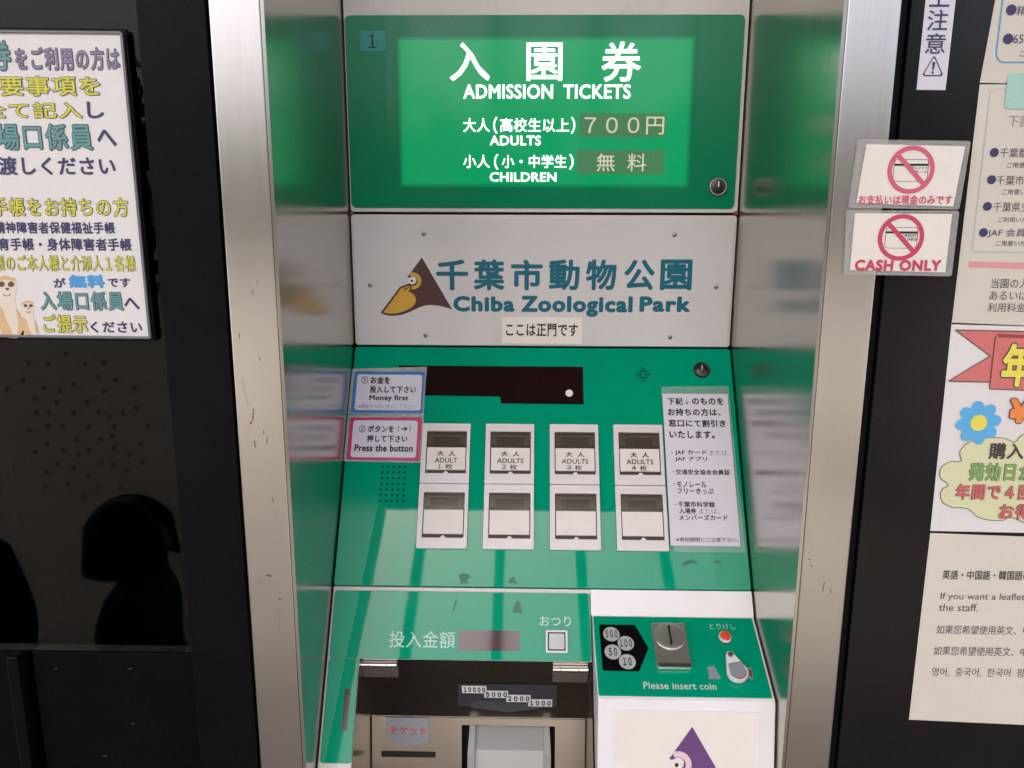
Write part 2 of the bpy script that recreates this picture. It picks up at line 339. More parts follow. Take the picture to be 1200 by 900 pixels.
# logo door
m = MB(); m.prism(UP, rr(-HW, ZK+.0005, HW, zseam-.0015, .004), -.014, -.0012, M['white_paint']); logo = m.build('name_door', tm, .001)
q0 = UP.uv(420, 403.5); q1 = UP.uv(861, 258)
m = MB(); m.prism(UP, rr(-HW+.003, q0[1], HW-.003, q1[1], .006), -.0012, .0010, M['white_acrylic']); m.build('name_plate', logo, .0005)
for x, y in ((497, 274), (790, 275), (434, 334), (839, 336), (499, 393), (785, 395)):
    u, v = UP.uv(x, y); m = MB(); m.lathe(UP, u, v, [(.0027, .001), (.0027, .0016), (.0022, .0020), (0, .0022)], M['lock_ring']); m.sheet(UP, stroke((u-.002, v), (u+.002, v+.0006), .0006), .0023, M['gap']); m.build('screw', logo)
m = MB(); n = .0014; zx = lambda a: 400+a/2.5; zy = lambda a: 240+a/2.5
for ch, a0, a1 in (('千', 278, 372), ('葉', 388, 478), ('市', 497, 590), ('動', 608, 698), ('物', 716, 806), ('公', 828, 918), ('園', 934, 1027)):
    m.text(ch, UP, (zx(a0), zy(160), zx(a1), zy(250)), n, M['teal'], .03)
m.text('Chiba', UP, (zx(328), zy(267), zx(508), zy(313)), n, M['teal'], .05); m.text('Zoological', UP, (zx(527), zy(267), zx(853), zy(328)), n, M['teal'], .05); m.text('Park', UP, (zx(873), zy(268), zx(1022), zy(314)), n, M['teal'], .05)
m.build('lettering', logo)
# emblem: points measured on the plate
def emblem(F, T, body, bill, eye, n, name, parent):
    q = lambda L: [F.uv(*T(a, b)) for a, b in L]
    m = MB()
    m.sheet(F, q([(545, 115), (900, 725), (840, 705), (760, 685), (690, 675), (640, 672), (580, 680), (520, 700), (460, 728), (390, 760), (320, 785), (250, 797), (180, 800), (120, 790), (62, 765), (285, 465), (330, 445), (400, 418), (425, 430), (460, 425), (482, 400), (485, 370), (470, 345), (440, 335), (405, 352), (380, 352), (378, 345)]), n, body)
    a = [(95, 760), (170, 775), (260, 770), (350, 740), (420, 705), (465, 660), (477, 610), (465, 570), (440, 540), (405, 520), (380, 512), (405, 495), (410, 460), (390, 448), (350, 462), (300, 482)]
    m.sheet(F, q(a), n+.0003, bill)
    m.sheet(F, q([(330, 490), (392, 460), (398, 470), (336, 503)]), n+.0005, body)
    arc = []
    for k in range(13):
        t = R(115-k*215/12); arc.append((440+100*math.cos(t), 390-100*math.sin(t)))
    for k in range(12, -1, -1):
        t = R(115-k*215/12); arc.append((440+58*math.cos(t), 390-58*math.sin(t)))
    m.sheet(F, q(arc), n+.0004, bill if eye is None else eye)
    m.sheet(F, q([(430+38*math.cos(2*math.pi*k/20), 390-42*math.sin(2*math.pi*k/20)) for k in range(20)]), n+.0005, M['ivory'])
    m.sheet(F, q([(430+14*math.cos(2*math.pi*k/14), 390-16*math.sin(2*math.pi*k/14)) for k in range(14)]), n+.0007, M['ink'])
    return m.build(name, parent)
emblem(UP, lambda a, b: (440+a/10, 290+b/10), M['logo_brown'], M['logo_yellow'], None, .0013, 'bird_emblem', logo)
# button panel
bp = MB(); bp.prism(SLOPE, rr(-HW, v_seam+.0004, HW, -.0012, .003), -.012, 0, M['green_panel']); panel = bp.build('button_panel', tm, .0008)
dz = lambda x, y: SLOPE.uv(x, y)
m = MB(); m.sheet(SLOPE, [dz(467, 428.5), dz(683, 430), dz(684, 474), dz(587, 473), dz(586.5, 465), dz(468, 463)], .0005, M['display'])
m.sheet(SLOPE, circ(*dz(667, 461), .0045), .0008, M['ivory']); m.build('display_window', panel)
lock(SLOPE, 822, 434, 9.5, 'lock', panel, True)
m = MB()
for i in range(7):
    for j in range(5):
        u, v = dz(448.5+j*6.6, 547); v2 = dz(460, 547+i*6.7)[1]; m.sheet(SLOPE, circ(u, v2, .0013, 10), .0004, M['dot_dark'])
m.build('speaker_holes', panel); m = MB()
u0, v0 = dz(753.5, 439)
for i in range(-2, 3):
    for j in range(-2, 3):
        if abs(i)+abs(j) <= 2 and (i or j): m.sheet(SLOPE, circ(u0+i*.0036, v0+j*.0040, .0013, 10), .0004, M['dot_dark'])
m.build('speaker_holes', panel)
def blot(par, F, pts, n): MB().sheet(F, smooth([F.uv(*p) for p in pts], 3), n, M['wear']).build('worn_mark', par)
m = MB(); blot(panel, SLOPE, [(537, 675), (542, 672), (549, 673), (551, 677), (547, 680), (550, 684), (543, 683), (538, 686), (540, 680)], .0003)
blot(panel, SLOPE, [(595, 684), (599, 677), (602, 676), (604, 680), (607, 685), (601, 683)], .0003); blot(panel, SLOPE, [(836, 659), (840, 656), (846, 658), (842, 661)], .0003)
blot(panel, SLOPE, [(800, 663), (803, 658), (812, 656), (818, 661), (811, 660)], .0003)
# ticket buttons
cols = [((496, 551.5, 497), (488, 547.5, 643)), ((569.5, 626, 497.5), (566, 625.5, 644)), ((644.5, 701, 498), (644, 703.5, 645)), ((718.5, 775.5, 498.5), (722.5, 783, 646))]
for ci, (tp, bt) in enumerate(cols):
    uL = (dz(tp[0], tp[2])[0]+dz(bt[0], bt[2])[0])/2; uR = (dz(tp[1], tp[2])[0]+dz(bt[1], bt[2])[0])/2
    vT = dz(tp[0], tp[2])[1]; vB = dz(bt[0], bt[2])[1]; vm = (vT+vB)/2+.0008
    for row, (a, bq) in enumerate(((vm+.0003, vT), (vB, vm-.0003))):
        W_, H_ = uR-uL, bq-a
        X = lambda f: uL+f*W_
        Y = lambda f: bq-f*H_
        ru0, ru1, rv0, rv1 = X(.10), X(.93), Y(.835), Y(.135)
        m = MB(); m.ring(SLOPE, rr(uL, a, uR, bq, .001), rr(ru0, rv0, ru1, rv1, .0008), 0, .0045, M['plastic_white'])
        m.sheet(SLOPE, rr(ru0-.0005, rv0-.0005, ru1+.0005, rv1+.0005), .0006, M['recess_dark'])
        btn = m.build('ticket_button', tm, .0005)
        m = MB(); m.prism(SLOPE, rr(X(.12), Y(.775), X(.91), Y(.405), .0004), .0006, .0030, M['label_card']); m.sheet(SLOPE, ccw([(X(.455), Y(.84)), (X(.585), Y(.84)), (X(.54), Y(.80)), (X(.50), Y(.80))]), .0032, M['label_card']); m.build('label_card', btn)
        m = MB(); m.prism(SLOPE, rr(X(.105), Y(.405), X(.925), Y(.14), .0005), .0026, .0040, M['smoke'])
        for f0, f1 in ((.12, .235), (.80, .915)): m.prism(SLOPE, rr(X(f0), Y(.35), X(f1), Y(.175)), .0014, .0025, M['smoke_light'])
        m.prism(SLOPE, rr(X(.235), Y(.215), X(.80), Y(.19)), .0014, .0025, M['plastic_grey']); m.build('flip_cover', btn)  # pale grey bar paints the highlight across the cover
        if row == 0:
            m = MB(); k = ci+1; c = (ru0+ru1)/2
            m.text('大  人', SLOPE, (c-W_*.19, Y(.55), c+W_*.19, Y(.46)), .0034, M['ink'], .03, px=False)
            ww = .23 if k == 1 else .27
            m.text('ADULT' if k == 1 else 'ADULTS', SLOPE, (c-W_*ww, Y(.66), c+W_*ww, Y(.58)), .0034, M['ink'], .014, px=False)
            m.text(wide('%d' % k), SLOPE, (c-W_*(.15 if k == 1 else .17), Y(.755), c-W_*(.10 if k == 1 else .08), Y(.685)), .0034, M['ink'], .02, px=False); m.text('枚', SLOPE, (c-W_*.01, Y(.765), c+W_*.14, Y(.68)), .0034, M['ink'], .012, px=False)
            m.build('lettering', btn)
        else: btn['label'] = 'blank white unlabelled button'
# payment panel (L shaped green plate) and the white strip beside it
m = MB(); uS = SLOPE.uv(693, 740)[0]; uSt = XL; vB = SLOPE.uv(393, 894.5)[1]
m.prism(SLOPE, [(-HW, v_rec), (uS, v_rec), (uS, v_seam-.0004), (-HW, v_seam-.0004)], -.012, -.0010, M['white_paint'])
m.prism(SLOPE, [(-HW, -LS-.30), (uSt, -LS-.30), (uSt, v_rec), (-HW, v_rec)], -.012, -.0010, M['white_paint'])
m.prism(SLOPE, [(uS, SLOPE.uv(881, 724)[1]), (HW, SLOPE.uv(881, 724)[1]), (HW, v_seam-.0004), (uS, v_seam-.0004)], -.012, .0004, M['bright_white'])
house = m.build('lower_housing', tm, .0006)
m = MB(); vT = SLOPE.uv(540, 693.5)[1]; vt = SLOPE.uv(400, 772)[1]
poly = rr(-HW+.0022, v_rec+.0004, uS-.0006, vT, .003); m.prism(SLOPE, poly, -.001, .0005, M['green_panel'])
pay = m.build('payment_panel', tm, .0004)
m = MB(); m.prism(SLOPE, rr(-HW+.0022, vB, uSt-.0006, v_rec-.0004, .003), -.001, .0005, M['green_panel']); m.build('side_strip', pay, .0004)
m = MB(); n = .0009
m.text('投入金額', SLOPE, (456.3, 739.5, 533.4, 759.3), n, M['mint'], .006); m.text('おつり', SLOPE, (632.5, 722, 669, 734), n, M['mint'], .008); m.build('lettering', pay)
m = MB(); m.sheet(SLOPE, rr(*SLOPE.box(537.6, 738.6, 609.3, 762.7), .002), .0008, M['display_red']); m.build('amount_display', pay)
m = MB(); m.sheet(SLOPE, rr(*SLOPE.box(402.5, 807, 409, 856), .0006), .0008, M['display_red']); m.build('sensor_window', pay)
m = MB(); o = SLOPE.box(639.5, 738.5, 665, 765); d = .0022
m.ring(SLOPE, rr(*o, .001), rr(o[0]+d, o[1]+d, o[2]-d, o[3]-d, .001), .0005, .0035, M['plastic_white']); m.sheet(SLOPE, rr(o[0]+d, o[1]+d, o[2]-d, o[3]-d), .0008, M['gap'])
d = .0034; m.prism(SLOPE, rr(o[0]+d, o[1]+d, o[2]-d, o[3]-d, .001), .0006, .0040, M['plastic_grey']); m.build('change_button', pay, .0004)
m = MB(); blot(pay, SLOPE, [(530, 717), (532, 710), (534, 703), (536, 704), (533, 711), (534, 714)], .0008); m.sheet(SLOPE, [dz(600, 718), dz(613, 719), dz(610.5, 710), dz(608, 704), dz(605, 704), dz(603, 710)], .0008, M['wear']); m.build('worn_mark', pay)
# bill compartment: stainless recess
m = MB(); X0, X1 = XL, XR; bs = M['bill_steel']
tl = RTOP.uv(550, 775)[1]; hT = math.hypot(r0.y+.006-ra.y, r0.z-ra.z); zlow = -.30
m.raw(RTOP, [(X0, 0, 0), (X1, 0, 0), (X1, hT, 0), (X0, hT, 0)], [[0, 1, 2, 3]], bs)
ch = RLOW.box(541, 851, 650, 960); chT = RLOW.uv(595, 850.5)[1]
for u0, u1 in ((X0, ch[0]), (ch[2], X1)): m.raw(RLOW, [(u0, zlow, 0), (u1, zlow, 0), (u1, 0, 0), (u0, 0, 0)], [[0, 1, 2, 3]], bs)
m.raw(RLOW, [(ch[0], chT, 0), (ch[2], chT, 0), (ch[2], 0, 0), (ch[0], 0, 0)], [[0, 1, 2, 3]], bs)
for sgn, X in ((1, X0), (-1, X1)):
    K = Face((X, 0, 0), (0, -sgn, 0), (0, 0, 1)); q = RLOW.W(0, zlow); q2 = SLOPE.W(0, -LS-.30)
    pts = [(q2.y, q2.z), (q.y, q.z), (ra.y, ra.z), (r0.y+.006, r0.z), (r0.y, r0.z)]
    m.sheet(K, [(-sgn*a, b) for a, b in pts], -.0005, bs)
tq = RLOW.W(0, -.16); ts = (tq.z-SLOPE.O.z)/SLOPE.V.z; fy = SLOPE.W(0, ts).y+.006
m.bx(X0, fy, tq.z-.012, X1, tq.y, tq.z, M['recess_dark'])  # unseen dark tray, added for the upper steel plate to mirror
bill = m.build('bill_compartment', tm)
m = MB(); m.sheet(RLOW, rr(ch[0]-.002, zlow, ch[2]+.002, chT+.004), -.03, M['gap'])
for u in (ch[0], ch[2]): m.raw(RLOW, [(u, zlow, 0), (u, chT, 0), (u, chT, -.03), (u, zlow, -.03)], [[0, 1, 2, 3]], M['gap'])
m.raw(RLOW, [(ch[0], chT, 0), (ch[2], chT, 0), (ch[2], chT, -.03), (ch[0], chT, -.03)], [[0, 1, 2, 3]], M['gap']); m.build('bill_opening', bill)
m = MB(); u0, u1 = X0+.0005, X1-.0005   # bright line paints the fold's highlight; dark seam lines below and in corners
m.sheet(RLOW, rr(u0, -.0004, u1, .0003), .0006, M['chrome_bright']); m.sheet(RLOW, rr(u0, -.0012, u1, -.0005), .0006, M['gap'])
for ua, ub in ((u0, u0+.0013), (u1-.0013, u1)): m.sheet(RLOW, rr(ua, zlow, ub, 0), .0007, M['gap']); m.sheet(RTOP, rr(ua, 0, ub, hT-.004), .0004, M['gap'])
m.build('fold_glint_seam', bill)
for x0, x1, y0 in ((425, 466, 775.5), (648, 689, 778)):
    m = MB(); F = RTOP; a = F.uv(x0, y0+4)[0]; b_ = F.uv(x1, y0+4)[0]; vt_ = F.uv(550, y0)[1]; vb_ = F.uv(550, y0+17)[1]; L_ = b_-a
    m.prism(F, rr(a, vb_, b_, vt_, .001), .0005, .0030, M['hinge_steel'])
    yk = vt_-.002
    for f0, f1 in ((0, .2), (.22, .72), (.74, 1)): m.tube(F.W(a+f0*L_, yk, .004), F.W(a+f1*L_, yk, .004), .0027, M['chrome_bright'])
    for f in (.2, .8): m.lathe(F, a+f*L_, vb_+.004, [(.0017, .0026), (.0012, .0030), (0, .0030)], M['dark_steel'], 12)
    m.build('hinge', bill, .0003)
m = MB()
for x, y in ((486.5, 781), (512, 781.5)): m.sheet(RTOP, circ(*RTOP.uv(x, y), .0013, 12), .0006, M['gap'])
m.build('rivet_hole', bill)
m = MB(); F = RTOP; e = lambda a, b: F.uv(400+a/4, 760+b/4)
m.sheet(F, [e(548, 162), e(1012, 168), e(1008, 275), e(545, 268)], .0006, M['plate_grey'])
m.sheet(F, [e(625, 240), e(940, 262), e(930, 278), e(780, 296), e(600, 272)], .0009, M['note_arrow'])
for t, b4 in (('10000', (566, 171, 680, 205)), ('5000', (670, 194, 782, 227)), ('2000', (773, 213, 887, 247)), ('1000', (876, 234, 988, 268))):
    q = F.box(400+b4[0]/4, 760+b4[1]/4, 400+b4[2]/4, 760+b4[3]/4); m.sheet(F, rr(*q), .0011, M['bright_white'])
    w_ = q[2]-q[0]; h_ = q[3]-q[1]; m.text(wide(t), F, (q[0]+w_*.07, q[1]+h_*.16, q[2]-w_*.05, q[3]-h_*.16), .0014, M['ink'], .045, px=False, sp=-.15)
m.build('banknote_plate', bill)
m = MB(); F = RLOW; e = lambda a, b: F.uv(400+a/4, 760+b/4)
m.sheet(F, [e(210, 322), e(410, 325), e(412, 425), e(385, 442), e(318, 457), e(250, 440), e(214, 412)], .0006, M['arrow_plate'])
m.text('チケット', F, (400+228/4, 760+362/4, 400+400/4, 760+402/4), .0010, M['red_ink'], .015); m.build('ticket_arrow', bill)
m = MB(); m.prism(F, rr(*F.box(447, 880.5, 510.5, 887)), -.004, .0006, M['gap']); m.build('ticket_slot', bill)
# bill feeder mouth
m = MB(); F = RLOW; a = F.uv(557, 870)[0]; b_ = F.uv(637, 870)[0]; t0 = chT-.001; t1 = F.uv(597, 881)[1]+.004
pl = M['plastic_grey_shaded']
m.raw(F, [(a, t0, -.020), (b_, t0, -.020), (b_, t1, .004), (a, t1, .004)], [[0, 1, 2, 3]], M['plastic_grey_shaded'])
m.prism(F, rr(a-.0005, zlow, b_+.0005, t1), -.02, .004, M['plastic_grey'])  # lip lighter than mouth and rails: the feeder's shading is put into colour
feed = m.build('bill_feeder', tm, .001)
for sg, u in ((-1, a), (1, b_)):
    m = MB(); K = Face(F.W(u, 0, 0), F.V, F.N); wd = .007
    m.raw(F, [(u, t0, -.012), (u+sg*wd, t0, -.012), (u+sg*wd*1.2, t1-.002, .010), (u, t1-.002, .010), (u, zlow, .010), (u+sg*wd*1.2, zlow, .010), (u, t0, -.03), (u+sg*wd, t0, -.03), (u, zlow, -.03), (u+sg*wd*1.2, zlow, -.03)],
          [[0, 1, 2, 3], [3, 2, 5, 4], [0, 3, 4, 8, 6], [1, 7, 9, 5, 2], [0, 6, 7, 1]], pl); m.build('guide_rail', feed, .0008)
# coin unit
m = MB(); xl = WEDGE.uv(694, 722)[0]
K = Face((xl, 0, 0), (0, 1, 0), (0, 0, 1)); zl = .55; low = LOWR.W(0, -(c2.z-zl))
prof = [(pk.y, pk.z), (pk.y+.05, pk.z), (.30, .98), (.30, zl), (low.y, zl), (c2.y, c2.z)]
m.prism(K, prof, 0, HW-xl, M['bright_white']); coin = m.build('coin_unit', tm, .0012)
m = MB(); q = [WEDGE.uv(*p) for p in ((700, 816), (903.5, 820.5), (881, 724.5), (694, 722))]
m.prism(WEDGE, rr(xl+.0008, -LW+.0035, HW-.0025, -.001, .002), -.0005, .0008, M['green_panel']); m.build('coin_panel', coin, .0004)
z8 = lambda a, b: WEDGE.uv(660+a/4, 680+b/4)
m = MB(); m.sheet(WEDGE, [z8(174, 210), z8(336, 212), z8(400, 322), z8(355, 430), z8(190, 427), z8(184, 420), z8(168, 216)], .0011, M['black_metal']); m.build('coin_arrow', coin)
uu = abs(z8(263, 257)[0]-z8(225, 257)[0])
for t, x, y in (('10', 300, 386), ('50', 232, 341), ('100', 293, 300), ('500', 225, 258)):
    u, v = z8(x, y); k = .0014+.0002*len(t)+(.0002 if t[0] == '5' else 0)
    m = MB(); m.sheet(WEDGE, circ(u, v, uu, 32), k, M['plastic_grey']); w_ = {2: .5, 3: .74}[len(t)]*uu
    m.text(wide(t), WEDGE, (u-w_, v-uu*.55, u+w_, v+uu*.55), k+.0003, M['ink'], .028, px=False, sp=-.15); m.build('coin_mark', coin)
m = MB(); p4 = [z8(437, 424), z8(602, 420), z8(566, 206), z8(408, 209)]
uA = (p4[0][0]+p4[3][0])/2; uB = (p4[1][0]+p4[2][0])/2; vA = p4[0][1]; vC = p4[3][1]
m.prism(WEDGE, rr(uA, vA, uB, vC, .003), .0008, .005, M['chrome']); cp = m.build('coin_plate', coin, .001)
m = MB(); cu, cv = (uA+uB)/2, vC-(uB-uA)*.46; rr_ = (uB-uA)*.45
m.lathe(WEDGE, cu, cv, [(rr_, .0048), (rr_*.99, .0060), (rr_*.8, .0066), (rr_*.4, .0074), (0, .0076)], M['chrome'], 40)
m.prism(WEDGE, rr(uA+.001, vA+.0005, uB-.001, vA+.005, .002), .0046, .0068, M['chrome_bright'])
m.prism(WEDGE, rr(cu-.0011, cv-rr_*.72, cu+.0011, cv+rr_*.72, .001), .006, .0079, M['gap']); m.build('coin_slot', coin, .0003)
m = MB(); u, v = z8(757, 272); r = abs(z8(787, 272)[0]-u)
m.lathe(WEDGE, u, v, [(r*1.08, .0008), (r*1.08, .0014), (r, .0016)], M['gap']); m.lathe(WEDGE, u, v, [(r, .001), (r*.98, .0040), (r*.84, .0048), (r*.8, .0044)], M['plastic_white']); m.lathe(WEDGE, u, v, [(r*.8, .0040), (r*.76, .0060), (r*.6, .0066), (0, .0070)], M['red_plastic']); m.build('cancel_button', coin)
m = MB(); a = Vector(z8(777, 370)); b_ = Vector(z8(811, 446)); ra_ = .0042; rb_ = abs(z8(860, 446)[0]-b_.x)
d = (b_-a).normalized(); ang = math.atan2(d.y, d.x); poly = []
for k in range(13): t = ang+R(90+8)+R(164*k/12); poly.append((a.x+ra_*math.cos(t), a.y+ra_*math.sin(t)))
for k in range(17): t = ang-R(98)+R(196*k/16); poly.append((b_.x+rb_*math.cos(t), b_.y+rb_*math.sin(t)))
m.prism(WEDGE, poly, .003, .0085, M['bright_white']); 
m.lathe(WEDGE, a.x, a.y, [(.0028, .0085), (.0028, .0098), (0, .0102)], M['dark_steel'], 14)
m.sheet(WEDGE, [(b_.x+rb_*.86*math.cos(t), b_.y+rb_*.86*math.sin(t)) for t in [ang-R(75)+R(150)*k/14 for k in range(15)]]+[(b_.x-d.x*rb_*.9-d.y*rb_*.75, b_.y-d.y*rb_*.9+d.x*rb_*.75), (b_.x-d.x*rb_*.9+d.y*rb_*.6, b_.y-d.y*rb_*.9-d.x*rb_*.6)], .0088, M['arrow_plate'])
m.sheet(WEDGE, [(b_.x+rb_*.84*math.cos(t), b_.y+rb_*.84*math.sin(t)) for t in [R(-115)+R(80)*k/10 for k in range(11)]]+[(b_.x+rb_*.74*math.cos(t), b_.y+rb_*.74*math.sin(t)) for t in [R(-35)-R(80)*k/10 for k in range(11)]], .0091, M['red_ink'])
m.lathe(WEDGE, a.x, a.y, [(.003, .0008), (.003, .004)], M['chrome'], 12); m.build('return_lever', coin, .0005)
m = MB(); m.sheet(WEDGE, [z8(675, 408), z8(706, 404), z8(722, 432), z8(737, 455), z8(736, 466), z8(684, 466)], .0011, M['arrow_plate']); m.sheet(WEDGE, [z8(845, 410), z8(882, 412), z8(891, 467), z8(850, 464)], .0011, M['arrow_plate']); m.sheet(WEDGE, [z8(868, 420), z8(880, 422), z8(886, 455), z8(875, 452)], .0013, M['rust']); m.build('lever_mark', coin)
m = MB(); m.text('とりけし', WEDGE, (660+685/4, 680+206/4, 660+806/4, 680+233/4), .0012, M['mint'], .0); m.text('Please insert coin', WEDGE, (660+375/4, 680+481/4, 660+717/4, 680+515/4), .0012, M['mint'], .022); m.build('lettering', coin)
m = MB(); F = LOWR; p0 = F.uv(722, 834); p1 = F.uv(887.5, 837); vt_ = (p0[1]+p1[1])/2
m.sheet(F, rr(p0[0], vt_-.17, p1[0], vt_), .0006, M['ivory']); m.ring(F, rr(p0[0]-.002, vt_-.172, p1[0]+.002, vt_+.002), rr(p0[0], vt_-.17, p1[0], vt_), .0002, .0010, M['bright_white']); ins = m.build('front_poster', coin)
def T2(a, b): return (811+(a-545)*.160, 851+(b-115)*.162)
emblem(F, T2, M['purple'], M['logo_pink'], None, .0010, 'bird_emblem', coin)
m = MB()
for x, y, s in ((412, 250, 3), (862.5, 250.5, 4)): 
    u, v = UP.uv(x, y); m.sheet(UP, smooth([(u-s*.0008, v+.0008), (u, v+.0030), (u+s*.0008, v+.0006), (u+.001, v-.002), (u-.0012, v-.0016)], 3), -.0008, M['rust'])
m.build('rust_stain', tm)

# ------------------------------------------------------------------ notices fixed to the machine
def sheet_thing(F, poly, n, th, material, name, label, cat, group=None):
    c = (sum(p[0] for p in poly)/len(poly), min(p[1] for p in poly)); m = MB(); m.prism(F, poly, n, n+th, material)
    return tag(m.build(name, loc=F.W(c[0], c[1], n)), label, cat, group)
q = UP.box(588, 371.5, 682, 402.5); o = sheet_thing(UP, rr(*q), .0016, .0004, M['ivory'], 'paper_label', 'narrow cream paper strip with black characters below the park name', 'paper label')
m = MB(); m.text('ここは正門です', UP, (593, 379, 677, 394), .0024, M['ink'], .02); m.build('lettering', o)
def quad(F, pts): return [F.uv(*p) for p in pts]
z5 = lambda a, b: (380+a/3, 400+b/3)
def bz(f, a, b, c, d): p, q = f(a, b), f(c, d); return (p[0], p[1], q[0], q[1])
CARD = SLOPE.off(.0030)
def instr(lam, outer, inner, colour, name, label, lines):
    o = sheet_thing(CARD, quad(SLOPE, [z5(*p) for p in lam]), 0, .0004, M['film'], name, label, 'instruction card')
    m = MB(); m.sheet(CARD, quad(CARD, [z5(*p) for p in outer]), .0007, colour); m.build('coloured_border', o)
    u0, v0, u1, v1 = CARD.box(*bz(z5, *inner)); m = MB(); m.sheet(CARD, rr(u0, v0, u1, v1, .003), .0010, M['paper_lav']); m.build('card_face', o)
    m = MB()
    for t, bx, ink, bo in lines: m.text(t, CARD, bz(z5, *bx), .0013, M[ink], bo)
    m.build('lettering', o)
instr([(85, 258), (350, 262), (362, 92), (100, 100)], [(93, 252), (345, 254), (354, 108), (108, 107)], (112, 118, 342, 243), M['blue_card'], 'instruction_card', 'blue bordered card asking for money first, stuck beside the display',
      [('①', (131, 125, 155, 150), 'ink', .01), ('お金を', (164, 125, 232, 150), 'ink', .036), ('投入して下さい', (161, 158, 323, 183), 'ink', .036), ('Money first', (159, 190, 296, 214), 'ink', .036), ('（※硬貨から先に投入して下さい）', (115, 222, 325, 238), 'ink_grey', 0)])
instr([(70, 424), (340, 430), (352, 258), (85, 262)], [(79, 416), (334, 421), (343, 268), (92, 268)], (98, 279, 326, 409), M['pink_card'], 'instruction_card', 'pink bordered card asking to press the button, stuck left of the first button',
      [('②', (123, 297, 145, 321), 'ink', .01), ('ボタンを', (154, 297, 246, 321), 'ink', .036), ('（', (259, 297, 264, 321), 'ink', .02), ('→', (270, 301, 294, 317), 'ink', .045), ('）', (299, 297, 304, 321), 'ink', .02), ('押して下さい', (151, 331, 293, 356), 'ink', .036), ('Press the button', (107, 364, 312, 389), 'ink', .036)])
z6 = lambda a, b: (630+a/3, 400+b/3)
o = sheet_thing(CARD, quad(SLOPE, [z6(*p) for p in ((478, 742), (728, 744), (668, 160), (432, 162))]), 0, .0003, M['clear'], 'discount_notice', 'tall white discount notice under clear film right of the fourth button column', 'notice')
u0 = (CARD.uv(*z6(438, 185))[0]+CARD.uv(*z6(468, 720))[0])/2; u1 = (CARD.uv(*z6(665, 185))[0]+CARD.uv(*z6(715, 720))[0])/2
m = MB(); m.sheet(CARD, rr(u0, CARD.uv(*z6(590, 720))[1], u1, CARD.uv(*z6(550, 185))[1]), .0006, M['paper_lav']); m.build('paper', o)
m = MB()
for t, bx, ink, bo in (('下記', (456, 199, 510, 224), 'ink', .032), ('↓', (519, 199, 530, 225), 'ink_soft', 0), ('のものを', (542, 199, 653, 224), 'ink', .032), ('お持ちの方は、', (457, 237, 642, 263), 'ink', .032), ('窓口にて割引き', (460, 276, 660, 302), 'ink', .032), ('いたします。', (463, 315, 622, 342), 'ink', .032),
     ('・', (470, 390, 474, 396), 'ink', .02), ('JAF カード', (482, 383, 593, 402), 'ink', .024), ('または、', (604, 384, 675, 402), 'ink_grey', 0), ('JAF アプリ', (483, 406, 595, 424), 'ink', .024), ('・', (474, 457, 478, 462), 'ink', .02), ('交通安全協会会員証', (485, 451, 675, 470), 'ink', .024),
     ('・', (478, 500, 482, 505), 'ink', .02), ('モノレール', (489, 494, 593, 514), 'ink', .024), ('フリーきっぷ', (491, 517, 618, 537), 'ink', .024), ('・', (482, 571, 486, 576), 'ink', .02), ('千葉市科学館', (493, 564, 622, 584), 'ink', .024), ('入場券', (497, 587, 557, 607), 'ink', .024), ('または、', (568, 589, 638, 607), 'ink_grey', 0), ('メンバーズカード', (497, 610, 667, 630), 'ink', .024), ('※有効期限にご注意下さい。', (487, 690, 706, 706), 'ink', .006)):
    m.text(t, CARD, bz(z6, *bx), .0010, M[ink], bo)
m.build('lettering', o)

# ------------------------------------------------------------------ right side: dark glass board with notices
BR = Face((0, .006, 0), (1, 0, 0), (0, 0, 1))
bd = empty('display_board', (.8, .03, 0), 'black glossy notice board right of the steel jamb, covered with papers', 'notice board')
m = MB(); m.bx(xor+.0105, .006, .0, 1.3, .05, 2.42, M['black_board']); m.build('board', bd)
m = MB(); m.bx(xor+.0005, .010, 0, xor+.010, .05, 2.42, M['black_metal']); m.build('edge_frame', bd, .001)
BN = BR.off(.0004)
z1 = lambda a, b: (980+a/5.4545, b/5.4545)
o = sheet_thing(BN, [BN.uv(*z1(512, 574)), BN.uv(*z1(697, 576)), (BN.uv(*z1(765, 0))[0], BN.uv(*z1(765, 0))[1]+.08), (BN.uv(*z1(570, 0))[0], BN.uv(*z1(570, 0))[1]+.08)], 0, .0003, M['paper_lav'], 'warning_label', 'narrow white vertical caution strip with warning triangle on the black board', 'warning label')
m = MB(); m.text('上', BN, bz(z1, 597, -95, 727, 45), .0006, M['ink_navy'], .008); m.text('注', BN, bz(z1, 580, 63, 712, 196), .0006, M['ink_navy'], .008); m.text('意', BN, bz(z1, 568, 213, 696, 345), .0006, M['ink_navy'], .008); m.text('頭', BN, bz(z1, 612, -245, 745, -110), .0006, M['ink_navy'], .008)
t3 = lambda s: [BN.uv(*z1(615+(a-615)*s, 438+(b-438)*s)) for a, b in ((560, 488), (670, 488), (679, 475), (630, 362), (618, 362), (550, 475))]
m.ring(BN, t3(1), t3(.84), .0004, .0006, M['ink_navy']); m.sheet(BN, [BN.uv(*z1(*p)) for p in ((611, 450), (620, 450), (632, 402), (622, 393), (612, 402))], .0006, M['ink_navy']); m.sheet(BN, circ(*BN.uv(*z1(614, 464)), .0010, 12), .0006, M['ink_navy']); m.build('lettering', o)
